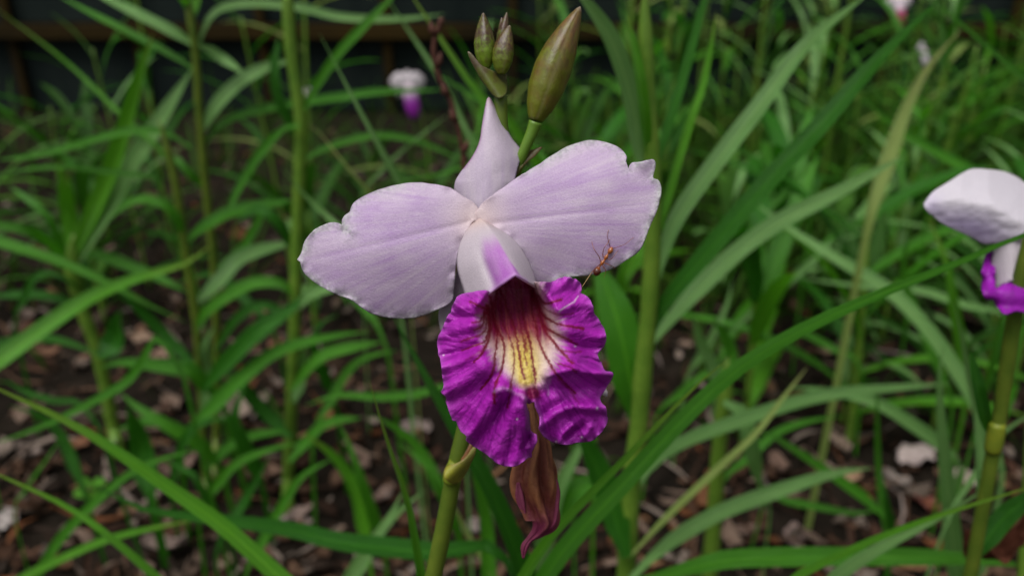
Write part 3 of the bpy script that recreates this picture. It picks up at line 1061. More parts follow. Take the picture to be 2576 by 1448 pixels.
def ctube(pts, hw, conv, ds, mat, name, parent, n_=24, nv=12):
    q = catmull(np.column_stack([np.array(pts, float), np.array(ds, float), np.array(hw, float)]), n_)
    f = conv(q[:, :2])
    scale = (conv(np.array([[1., 0]])) - conv(np.array([[0., 0]])))[0, 0]
    V, F = tube(PD(f[:, 0], f[:, 1], q[:, 2]), q[:, 3] * scale / FPX * q[:, 2], nv)
    return link_mesh(name, V, F, mat, parent)


ctube([(725, 965), (700, 1040), (660, 1130), (615, 1240), (585, 1330), (560, 1420)], [56, 50, 44, 42, 42, 40], c3,
      [.169, .1695, .170, .171, .1725, .1735], M['stem'], 'bud_stalk', root)


def bract(outline, conv, d0, bulge, ax, half, col, parent=root, spacing=9):
    ax0, ax1 = np.array(ax[0], float), np.array(ax[1], float)
    a = (ax1 - ax0) / np.linalg.norm(ax1 - ax0)
    b = np.array((-a[1], a[0]))

    def d(P, ed):
        v_ = ((P - ax0) @ b) / half
        return d0 - bulge * (1 - np.clip(v_ ** 2, 0, 1.5))

    def c(P, ed):
        f_ = fbm(P[:, 0] / 40, P[:, 1] / 40, 3)
        t = np.clip(((P - ax0) @ a) / np.linalg.norm(ax1 - ax0), 0, 1)
        cc = np.array(col[0]) + (np.array(col[1]) - np.array(col[0])) * np.clip(t + (f_ - .45) * 1.5, 0, 1)[:, None]
        return cc + (np.array(col[2]) - cc) * (np.exp(-ed / 6) * .5)[:, None]
    return sheet(outline, conv, d, c, M['bud'], 'bract', parent, spacing, 70, .0004)


bract([(188, 410), (215, 425), (260, 480), (292, 520), (350, 552), (420, 580), (492, 588), (494, 650), (490, 740), (440, 780), (392, 755),
       (340, 690), (290, 620), (240, 530), (208, 470)], c3, .1712, .0036, ((440, 770), (220, 440)), 90, ((.10, .13, .012), (.075, .05, .022), (.22, .18, .13)))
bract([(776, 1167), (700, 1190), (640, 1205), (600, 1240), (585, 1300), (566, 1390), (600, 1352), (650, 1292), (720, 1238)], c3, .1722, .001,
      ((575, 1360), (770, 1170)), 60, ((.12, .13, .02), (.14, .08, .04), (.2, .1, .06)))
bract([(682, 660), (700, 640), (760, 622), (825, 580), (875, 515), (905, 488), (902, 540), (872, 605), (835, 685), (790, 748), (735, 766), (684, 735), (674, 700)],
      c5, .1822, .0028, ((700, 700), (890, 520)), 70, ((.32, .33, .03), (.2, .2, .05), (.34, .2, .08)))
# ring where the sheath clasps the stem
ctube([(763, 610), (745, 660), (728, 705), (716, 752)], [54, 62, 64, 56], c5, [.1832, .1838, .1842, .1848], M['sheath'], 'node_sheath', root, 10, 16)
bract([(800, 600), (812, 530), (838, 470), (880, 480), (878, 520), (850, 570)], c5, .1835, .001, ((810, 590), (870, 490)), 40,
      ((.3, .12, .04), (.26, .12, .05), (.2, .08, .04)))

# withered flower hanging below
wp = np.array([(1295, 120), (1310, 190), (1338, 320), (1368, 470), (1345, 640), (1352, 800), (1385, 950), (1402, 1040), (1360, 1120), (1300, 1180),
               (1266, 1235), (1254, 1318)], float)
wh = [26, 34, 46, 74, 138, 146, 112, 98, 44, 20, 24, 6]
q = catmull(np.column_stack([wp, wh, np.interp(np.linspace(0, 1, 12), [0, 1], [.174, .172])]), 90)
fpx = c5(q[:, :2])
C = PD(fpx[:, 0], fpx[:, 1], q[:, 3])
R = q[:, 2] * .342 / FPX * .173
fl = lambda a, th: 1 + .20 * np.sin(5 * th + 3 * np.sin(a * 4)) + .10 * np.sin(9 * th - 7 * a) + .05 * np.sin(17 * th + 20 * a)
V, F = tube(C, R, 72, fl)
th = np.tile(np.linspace(0, 2 * math.pi, 72, endpoint=False), 90)
a = np.repeat(np.linspace(0, 1, 90), 72)
ridge = fl(a, th) - 1
f_ = fbm(th * 3, a * 14, 4)
c = np.array((.15, .035, .022)) + (np.array((.40, .17, .065)) - np.array((.15, .035, .022))) * np.clip(ridge * 2.4 + (f_ - .4), 0, 1)[:, None]
c = c + (np.array((.18, .02, .08)) - c) * (sstep(.55, .8, a + .2 * (f_ - .5)))[:, None] * .85
c = c + (np.array((.55, .25, .12)) - c) * (1 - sstep(.05, .3, a))[:, None] * .8
wf = link_mesh('withered_flower', V, F, M['dry_flower'], root, col=c)
tag(wf, 'shrivelled brown and purple flower hanging below the lip')
for pts, hw in (([(1215, 760), (1228, 850), (1250, 930), (1268, 980), (1240, 975)], [10, 26, 24, 12, 4]), ([(1480, 700), (1490, 820), (1492, 930), (1478, 1050), (1450, 1100)], [10, 30, 26, 22, 6])):
    q = catmull(np.column_stack([np.array(pts, float), np.array(hw, float)]), 24)
    fpx = c5(q[:, :2])
    V, F = tube(PD(fpx[:, 0], fpx[:, 1], np.full(24, .1715)), q[:, 2] * .342 / FPX * .172, 24, lambda a, th: 1 + .35 * np.sin(3 * th + 4 * a))
    link_mesh('withered_petal', V, F, M['dry_flower'], wf, col=np.tile((.24, .045, .1), (len(V), 1)))
k1 = ORCHID_STEM_C[36]
V, F = tube(catmull(np.array([C[2], C[0], (C[0] + k1) / 2 + [.001, .002, .002], k1]), 16), np.linspace(.0011, .0012, 16), 10)
link_mesh('flower_stalk', V, F, M['bract'], root)


# ------------------------------------------------------------------ the ant
def right_petal_depth(p4):
    f = c4(np.array(p4, float))
    src = f * 1.5223
    P = np.stack([(src[:, 0] - 1100) / .6216, (src[:, 1] - 350) / .6216], -1)
    return dr_petal(P, np.full(len(P), 60.0))


AK = .2071 / 1.5223 / FPX
body = [(940, 610, 8), (925, 630, 34), (905, 668, 50), (880, 705, 42), (862, 728, 18), (850, 745, 16), (832, 775, 36), (812, 810, 36), (796, 840, 20),
        (782, 856, 22), (758, 885, 36), (738, 918, 32), (722, 945, 15), (712, 958, 17), (700, 975, 13), (690, 992, 30), (672, 1022, 66), (655, 1060, 76), (640, 1098, 66), (628, 1128, 36), (622, 1142, 6)]
q = catmull(np.array(body, float), 80)
dp = right_petal_depth(q[:, :2])
dp = np.median(dp) + (dp - np.median(dp)) * .4 - 75 * AK * .155 - .0003
f = c4(q[:, :2])
C = PD(f[:, 0], f[:, 1], dp)
Vs, Fs = tube(C, q[:, 2] * AK * .153, 20)
i_ = np.repeat(np.linspace(0, 1, 80), 20)
ca = np.tile((.34, .095, .018), (len(Vs), 1))
gas = sstep(.70, .80, i_)
ca = ca + (np.array((.10, .022, .008)) - ca) * gas[:, None]
stripe = (np.sin(i_ * 150) > .7) * gas
ca = ca * (1 - .5 * stripe)[:, None]
AV, AF, AC = [Vs], list(Fs), [ca]
off = len(Vs)
legs = [([(770, 800), (760, 740), (785, 630), (860, 520), (900, 430)], 8, 0), ([(722, 870), (690, 780), (620, 680), (575, 580), (548, 460)], 8, 0),
        ([(705, 930), (600, 1020), (520, 1130), (440, 1250), (378, 1340)], 9, 1), ([(830, 815), (900, 835), (960, 780), (1010, 710), (1065, 650)], 7, 0),
        ([(780, 895), (870, 930), (950, 970), (985, 1010)], 9, 0), ([(745, 935), (800, 1010), (815, 1050), (780, 1180)], 8, 2),
        ([(905, 640), (860, 480), (845, 375), (870, 290), (925, 140)], 6, 3), ([(925, 645), (1080, 590), (1190, 545), (1300, 450), (1380, 410)], 6, 3)]
for pts, hw, mode in legs:
    q = catmull(np.array(pts, float), 22)
    t = np.linspace(0, 1, 22)
    surf = right_petal_depth(q)
    b0 = np.median(dp)
    if mode == 0:
        d = b0 + (surf - .0001 - b0) * sstep(.35, 1, t) - .0009 * np.sin(t * math.pi) ** 2
    elif mode == 1:
        d = b0 + (.1502 - b0) * t - .0006 * np.sin(t * math.pi)
    elif mode == 2:
        d = b0 + .0012 * t - .0006 * np.sin(t * math.pi)
    else:
        d = b0 - .0010 * np.sin(t * math.pi)
    f = c4(q)
    V, F = tube(PD(f[:, 0], f[:, 1], d), hw * (1.15 - .75 * t) * AK * .153, 7)
    AV.append(V); AF += [tuple(x + off for x in g_) for g_ in F]; off += len(V)
    cl = np.array((.20, .05, .018)) + (np.array((.42, .17, .075)) - np.array((.20, .05, .018))) * sstep(.45, .8, np.repeat(t, 7))[:, None]
    if mode == 1:
        cl = cl + (np.array((.5, .33, .12)) - cl) * sstep(.3, .6, np.repeat(t, 7))[:, None]
    AC.append(cl)
o = link_mesh('ant', np.vstack(AV), AF, M['ant'], col=np.vstack(AC))
tag(o, 'slender orange brown ant walking on the lilac petal beside the lip', 'ant')

# ------------------------------------------------------------------ neighbouring orchid at the right
nb_root = empty('orchid', PD(2760, 1200, .30) * [1, 1, 0])
tag(nb_root, 'neighbouring orchid with a white lilac petal and purple lip behind a slanting leaf', 'orchid')
nb_fl = empty('flower', PD(*c6((1050, 620)), .236), nb_root)


def np_d(P, ed):
    mid = np.interp(P[:, 0], [262, 330, 540, 740, 900, 1000, 1300], [458, 428, 420, 458, 540, 600, 700])
    v_ = P[:, 1] - mid
    return .228 + np.where(v_ < 0, .013 * (np.abs(v_) / 260) ** 1.6, .0045 * (np.abs(v_) / 260) ** 1.6) + .006 * (1 - np.clip((P[:, 0] - 262) / 700, 0, 1)) + .0012 * (fbm(P[:, 0] / 160, P[:, 1] / 90) - .45)


def np_c(P, ed):
    mid = np.interp(P[:, 0], [262, 330, 540, 740, 900, 1000, 1300], [458, 428, 420, 458, 540, 600, 700])
    low = sstep(8, 60, P[:, 1] - mid) * (.3 + .8 * sstep(40, 190, P[:, 1] - mid)) * (1 - .6 * sstep(600, 950, P[:, 0]))
    tip = np.exp(-(np.linalg.norm(P - (300, 450), axis=1) / 90) ** 2)
    c = np.array((.74, .70, .76))[None] * np.ones((len(P), 1))
    c = c + (np.array((.52, .42, .68)) - c) * np.clip(low * .8 + tip * .5, 0, 1)[:, None]
    return c + (np.array((.78, .74, .78)) - c) * (np.exp(-ed / 20) * .5)[:, None]


sheet([(262, 458), (285, 415), (315, 375), (350, 345), (440, 290), (560, 215), (630, 190), (740, 195), (850, 210), (940, 245), (1004, 290), (1100, 380),
       (1180, 520), (1200, 640), (1080, 680), (1000, 700), (900, 712), (720, 737), (640, 702), (520, 647), (420, 602), (350, 552), (325, 525), (300, 515)],
      c6, np_d, np_c, M['petal'], 'petal', nb_fl, 10, 120, .0005)
flat_c = lambda base, amp: (lambda P, ed: np.array(base)[None] * (1 - amp + 2 * amp * fbm(P[:, 0] / 40, P[:, 1] / 90, 3))[:, None])
sheet([(1080, 560), (1180, 380), (1320, 260), (1500, 240), (1680, 340), (1760, 480), (1640, 620), (1400, 690), (1150, 690)], c6,
      lambda P, ed: .238 + .02 * (np.abs(P[:, 0] - 1100) / 700), flat_c((.72, .66, .74), .1), M['petal'], 'petal', nb_fl, 30, 60, .0005)
sheet([(1060, 520), (1030, 300), (1080, 80), (1130, -60), (1190, 90), (1220, 320), (1180, 540)], c6,
      lambda P, ed: .246 + 0 * ed, flat_c((.72, .66, .74), .1), M['petal'], 'sepal', nb_fl, 30, 50, .0005)


def tube_c(P, ed):
    c = np.array((.72, .655, .70))[None] * np.ones((len(P), 1))
    return c * (1 - .2 * np.clip(fbm(P[:, 0] / 60 + P[:, 1] / 120, P[:, 1] / 200, 2) - .3, 0, 1))[:, None]


sheet([(800, 660), (782, 800), (765, 900), (760, 1000), (772, 1090), (830, 1062), (905, 1015), (1000, 1010), (1110, 1000), (1160, 850), (1140, 640), (980, 610)],
      c6, lambda P, ed: .240 - .009 * np.clip(1 - ((P[:, 0] - 960) / 210) ** 2, 0, 1), tube_c, M['petal'], 'lip_tube', nb_fl, 18, 60, .0005)
sheet([(790, 780), (775, 795), (722, 818), (705, 890), (690, 950), (700, 1000), (690, 1055), (708, 1130), (740, 1155), (772, 1150), (800, 1200), (860, 1258), (950, 1235),
       (1050, 1250), (1150, 1180), (1180, 1050), (1140, 960), (1000, 990), (905, 1000), (850, 1035), (795, 1070), (790, 950)], c6,
      lambda P, ed: .2405 - .012 * sstep(780, 1150, P[:, 1]) * np.clip(1 - ((P[:, 0] - 930) / 330) ** 2, 0, 1) + .002 * np.sin(P[:, 1] / 26) * np.exp(-ed / 40),
      flat_c((.33, .012, .42), .45), M['lip'], 'lip', nb_fl, 14, 110, .0005)
s0 = PD(*c6((1060, 620)), .244)
nbC = catmull(np.array([s0, s0 + [.02, .03, -.01], s0 + [.045, .04, -.08], np.array(nb_root.location) + [0, 0, .1], np.array(nb_root.location) + [0, 0, -.004]]), 40)
V, F = tube(nbC, np.linspace(.0013, .003, 40), 10)
link_mesh('stem', V, F, M['stem'], nb_root)

# ------------------------------------------------------------------ leafy stems round the flower
# each entry: stem from top to soil, distance, radius, leaves (base to tip, width in px, distance, kind)
PL = 'leafy orchid stems around the flower'
leafy_plant('leafy_orchid', 'leafy stem ending in a fan of upright leaves beside the left edge stems', 'plant', None,
            [(178, 636), (205, 770), (250, 900), (292, 1112)], .60, .0052, [
    ([(182, 660), (215, 580), (290, 400), (350, 200), (384, 85)], 40, (.60, .55), 'vivid'),
    ([(196, 660), (262, 540), (330, 420), (430, 260), (484, 172)], 44, (.60, .62), 'pale'),
    ([(174, 655), (163, 560), (158, 500), (148, 400)], 20, .6, 'vivid'), ([(168, 655), (140, 580), (105, 530), (20, 465)], 20, .6, 'green'),
    ([(186, 655), (184, 560), (176, 480), (172, 430)], 22, .61, 'vivid'),
    ([(172, 665), (110, 608), (60, 580), (-50, 556)], 28, (.6, .55), 'green'), ([(186, 668), (232, 641), (365, 686), (470, 734)], 28, .6, 'green'),
    ([(205, 770), (120, 745), (50, 742), (-40, 748)], 22, .62, 'deep'), ([(250, 900), (285, 870), (300, 830), (304, 780)], 54, .58, 'deep')])
fan = bpy.data.objects['leafy_orchid']
q = catmull(np.array([(196, 745), (186, 690), (182, 640), (186, 590)], float), 12)
V, F = tube(PY(q[:, 0], q[:, 1], .6), np.interp(np.linspace(0, 1, 12), [0, .35, .6, 1], [.0052, .0066, .0062, .0012]), 14)
link_mesh('leaf_sheath', V, F, M['stem'], fan)
leafy_plant('leafy_orchid', 'slender yellow green stem with drooping leaves between the fan and the thick stalk', 'plant', None,
            [(398, 300), (415, 350), (445, 480), (465, 630), (490, 780), (500, 900), (515, 1150), (522, 1266)], .53, .0029, [
    ([(462, 600), (440, 540), (381, 503), (318, 515), (270, 560)], 24, .53, 'green'), ([(466, 612), (517, 570), (597, 530), (743, 503)], 30, (.53, .6), 'green'),
    ([(492, 850), (514, 795), (580, 742), (647, 712), (713, 719), (760, 765)], 32, .53, 'green'), ([(488, 770), (547, 712), (613, 646), (742, 608)], 36, (.53, .58), 'pale'),
    ([(505, 985), (580, 905), (647, 838), (730, 778), (765, 735)], 46, (.5, .5), 'deep'), ([(500, 930), (474, 905), (400, 830), (340, 770), (290, 735)], 28, .5, 'deep'),
    ([(480, 372), (420, 336), (365, 328), (288, 338), (110, 388), (-20, 404)], 19, .55, 'green'), ([(508, 1050), (520, 960), (512, 880), (540, 820)], 26, .52, 'pale'),
    ([(512, 1120), (440, 1075), (360, 1060), (290, 1085)], 24, .5, 'green'), ([(516, 1180), (580, 1120), (640, 1095), (720, 1085)], 26, .48, 'green')], 'stem_olive')
leafy_plant('leafy_orchid', 'tall stem with pale arching leaves in front of the dark fence', 'plant', None,
            [(462, -50), (488, 100), (500, 270), (512, 420), (540, 700), (546, 1000), (540, 1190)], .58, .0030, [
    ([(498, 122), (430, 80), (330, 30), (230, -20)], 27, (.58, .6), 'pale'), ([(500, 116), (540, 138), (612, 186)], 25, .57, 'pale'),
    ([(498, 190), (465, 160), (350, 96), (232, 36), (140, -15)], 17, (.58, .65), 'green'), ([(494, 125), (535, 38), (615, 12), (750, 20), (855, 45), (1000, 50), (1120, 36)], 21, (.58, .62), 'pale'),
    ([(508, 330), (545, 265), (600, 210), (660, 175), (740, 150)], 32, (.58, .62), 'pale'), ([(508, 370), (565, 308), (665, 275), (854, 245), (960, 232), (1120, 226)], 22, (.58, .62), 'green'),
    ([(470, 20), (455, -40), (450, -120)], 34, .58, 'vivid'), ([(480, 60), (498, -20), (520, -100)], 22, .58, 'vivid'), ([(520, 480), (470, 430), (440, 400), (400, 395)], 20, .6, 'green'),
    ([(536, 680), (600, 640), (650, 560), (690, 480)], 24, .6, 'green'), ([(543, 880), (600, 800), (660, 770), (740, 790)], 26, .57, 'deep')], 'stem_olive')
leafy_plant('leafy_orchid', 'thickest bright green stalk rising straight past the small far blossom', 'plant', None,
            [(720, -70), (727, 60), (735, 150), (757, 300), (754, 430), (744, 700), (736, 960), (722, 1255)], .53, .0044, [
    ([(752, 318), (710, 328), (647, 398), (597, 480), (566, 550)], 23, .52, 'green'), ([(760, 290), (790, 232), (856, 133), (972, 10), (1010, -30)], 24, (.53, .5), 'green'),
    ([(752, 440), (773, 398), (856, 361), (955, 342), (1055, 358), (1165, 404)], 18, (.53, .6), 'green'), ([(744, 780), (790, 738), (880, 712)], 28, .5, 'pale'),
    ([(738, 1010), (752, 960), (768, 868)], 32, .52, 'pale'), ([(742, 640), (700, 560), (650, 530), (590, 560)], 26, .56, 'deep'), ([(730, 1100), (640, 1010), (600, 960), (560, 940)], 34, .5, 'deep'),
    ([(734, 980), (800, 905), (860, 880), (960, 860)], 30, .48, 'green'), ([(728, 1160), (800, 1080), (840, 1060), (910, 1050)], 26, .46, 'green'), ([(754, 360), (700, 250), (690, 180), (700, 90)], 26, .6, 'deep')])
leafy_plant('leafy_orchid', 'olive stalk with broad leaves standing right behind the flower', 'plant', None,
            [(1622, -60), (1622, 80), (1630, 250), (1640, 400), (1641, 600), (1634, 751), (1616, 946), (1604, 1094), (1587, 1212), (1574, 1448)], .30, .0044, [
    ([(1634, 450), (1608, 385), (1590, 260), (1540, 110), (1468, 0), (1420, -50)], 46, (.30, .29), 'pale'), ([(1632, 410), (1618, 260), (1598, 130), (1577, 40)], 27, .30, 'vivid'),
    ([(1638, 460), (1668, 360), (1721, 185), (1775, -10), (1800, -90)], 26, (.30, .36), 'deep'), ([(1640, 640), (1690, 460), (1738, 298), (1771, 199), (1802, 30)], 22, (.30, .36), 'vivid'),
    ([(1638, 740), (1680, 600), (1720, 520), (1800, 410), (1900, 280), (2030, 110), (2190, -20)], 44, (.31, .36), 'pale'),
    ([(1612, 905), (1658, 786), (1725, 700), (1817, 591), (1920, 470), (2060, 320), (2200, 160), (2370, -10)], 48, (.30, .33), 'deep'),
    ([(1622, 880), (1690, 800), (1760, 725), (1850, 640), (1960, 560), (2100, 490), (2275, 392)], 44, (.33, .38), 'pale'),
    ([(1598, 1050), (1590, 985), (1560, 830), (1522, 715), (1495, 660)], 92, (.31, .33), 'green', dict(fold=.4)),
    ([(1575, 1400), (1530, 1250), (1475, 1120), (1445, 1060)], 64, (.29, .30), 'deep'), ([(1590, 1240), (1640, 1170), (1721, 1112), (1856, 1061), (2024, 1007), (2142, 987), (2390, 964)], 36, (.31, .42), 'pale'),
    ([(1585, 1455), (1640, 1400), (1711, 1345), (1823, 1284), (1971, 1230), (2100, 1190), (2195, 1176)], 38, (.28, .36), 'pale'),
    ([(1582, 1400), (1687, 1290), (1794, 1189), (1900, 1090), (1970, 1000), (2032, 920)], 18, (.29, .33), 'yellow'), ([(1574, 1470), (1660, 1450), (1790, 1415), (1890, 1404), (2158, 1401), (2394, 1404), (2620, 1426)], 46, (.26, .26), 'green'),
    ([(1640, 560), (1600, 640), (1570, 700), (1560, 760)], 40, .34, 'vivid'), ([(1585, 1300), (1500, 1230), (1440, 1240), (1385, 1360)], 52, .33, 'green')], 'stem', .55)
leafy_plant('leafy_orchid', 'dark olive stalk with a yellow node standing before the neighbouring flower', 'plant', None,
            [(2592, 540), (2574, 640), (2556, 760), (2535, 900), (2512, 1060), (2502, 1110), (2478, 1240), (2440, 1448)], .212, .0023, [
    ([(2500, 1110), (2478, 1060), (2462, 980), (2440, 880)], 30, .215, 'deep'), ([(2452, 1400), (2500, 1330), (2560, 1270), (2620, 1230)], 50, (.215, .22), 'deep'),
    ([(2462, 1340), (2470, 1250), (2468, 1150), (2455, 1020)], 30, (.22, .24), 'pale')], 'stem_olive')
rt = bpy.data.objects['leafy_orchid.005']
q = catmull(np.array([(2509, 1062), (2505, 1085), (2500, 1112), (2495, 1135)], float), 10)
V, F = tube(PY(q[:, 0], q[:, 1], .2115), np.array([.0022, .00240, .00252, .0026, .00262, .00264, .00264, .00262, .0025, .0022]), 14)
link_mesh('node_sheath', V, F, M['sheath'], rt)
leafy_plant('leafy_orchid', 'pale yellow green stalk rooted beside the wide rust brown leaf', 'plant', None,
            [(1830, 900), (1822, 1000), (1812, 1080), (1798, 1263), (1788, 1420)], .40, .0046, [
    ([(1818, 1040), (1790, 920), (1764, 870), (1741, 790)], 30, .4, 'pale'), ([(1820, 1010), (1866, 1044), (1890, 1130), (1912, 1230)], 40, .39, 'pale'), ([(1826, 960), (1840, 900), (1822, 850), (1790, 800)], 30, .42, 'green')], 'stem')

# ------------------------------------------------------------------ single long grass blades rising from the soil
KIND = {'vivid': 'fresh bright green grass blade arching between the orchid stems', 'pale': 'pale grey green grass blade arching between the orchid stems',
        'deep': 'dark green grass blade leaning among the orchid stems', 'green': 'plain mid green grass blade leaning among the orchid stems',
        'yellow': 'yellowing grass blade among the orchid stems'}


def grass_blade(pts, w, Y, mat, label=None, **kw):
    _seed[0] += 1
    kw.setdefault('seed', _seed[0])
    V, F, uv = traced_blade(pts, w, Y, sheath_to_ground=True, **kw)
    o = link_mesh('grass_blade', V, F, M[mat], uv=uv, at=V[2] * [1, 1, 0])
    size = 'narrow ' if w < 19 else 'broad ' if w > 32 else ''
    tag(o, label or size + KIND[mat], 'grass blade', None if label else size + mat + ' grass blades among the stems')
    return o


grass_blade([(1286, 1500), (1388, 1344), (1549, 1178), (1692, 1028), (1774, 948), (1845, 892)], 36, .185, 'vivid', 'bright grass blade with a yellowish tip lying along the long slanting leaf', fold=.35, wave=.02)
grass_blade([(1330, 1520), (1420, 1380), (1570, 1215), (1710, 1062), (1850, 932), (2000, 838), (2200, 745), (2400, 665), (2590, 585), (2800, 520)], 48, (.20, .195), 'green',
            'long broad leaf blade slanting across the neighbouring white flower', fold=.2, wave=.02, n_=40)
grass_blade([(1070, 1500), (1050, 1380), (1024, 1253), (972, 1103), (929, 958)], 36, .175, 'vivid', 'upright folded grass blade with a sharp tip beside the orchid stalk', fold=.7, wave=.02)
grass_blade([(800, 1540), (700, 1448), (560, 1322), (430, 1230), (215, 1085), (0, 980), (-80, 945)], 46, (.21, .23), 'vivid', 'long sharp green blade with a pale midrib crossing the bare soil', fold=.3, wave=.02, n_=36)
grass_blade([(440, 1500), (390, 1448), (300, 1370), (180, 1280), (0, 1195), (-80, 1160)], 26, (.21, .23), 'vivid', 'narrow green blade running parallel below the long crossing blade', fold=.5, wave=.02)
grass_blade([(1085, 1390), (1000, 1380), (854, 1364), (740, 1334), (572, 1310), (370, 1283), (286, 1246), (230, 1215)], 52, (.25, .28), 'deep', 'broad dark blade lying low behind the upright folded blade')
grass_blade([(1335, 1490), (1290, 1363), (1230, 1226), (1150, 1090), (1060, 930), (980, 780)], 58, (.235, .24), 'deep', 'broad dark leaf blade slanting just behind the orchid stalk')
grass_blade([(1960, 1490), (2007, 1448), (2192, 1360), (2360, 1297), (2575, 1229), (2680, 1195)], 26, (.2, .2), 'vivid', 'thin bright folded blade crossing before the dark olive stalk', fold=.8, wave=.01, n_=32)
grass_blade([(2070, 1500), (2105, 1448), (2200, 1385), (2330, 1316), (2420, 1265), (2500, 1215)], 44, (.23, .235), 'pale', 'broad blade lying under the thin bright folded one', fold=.3)
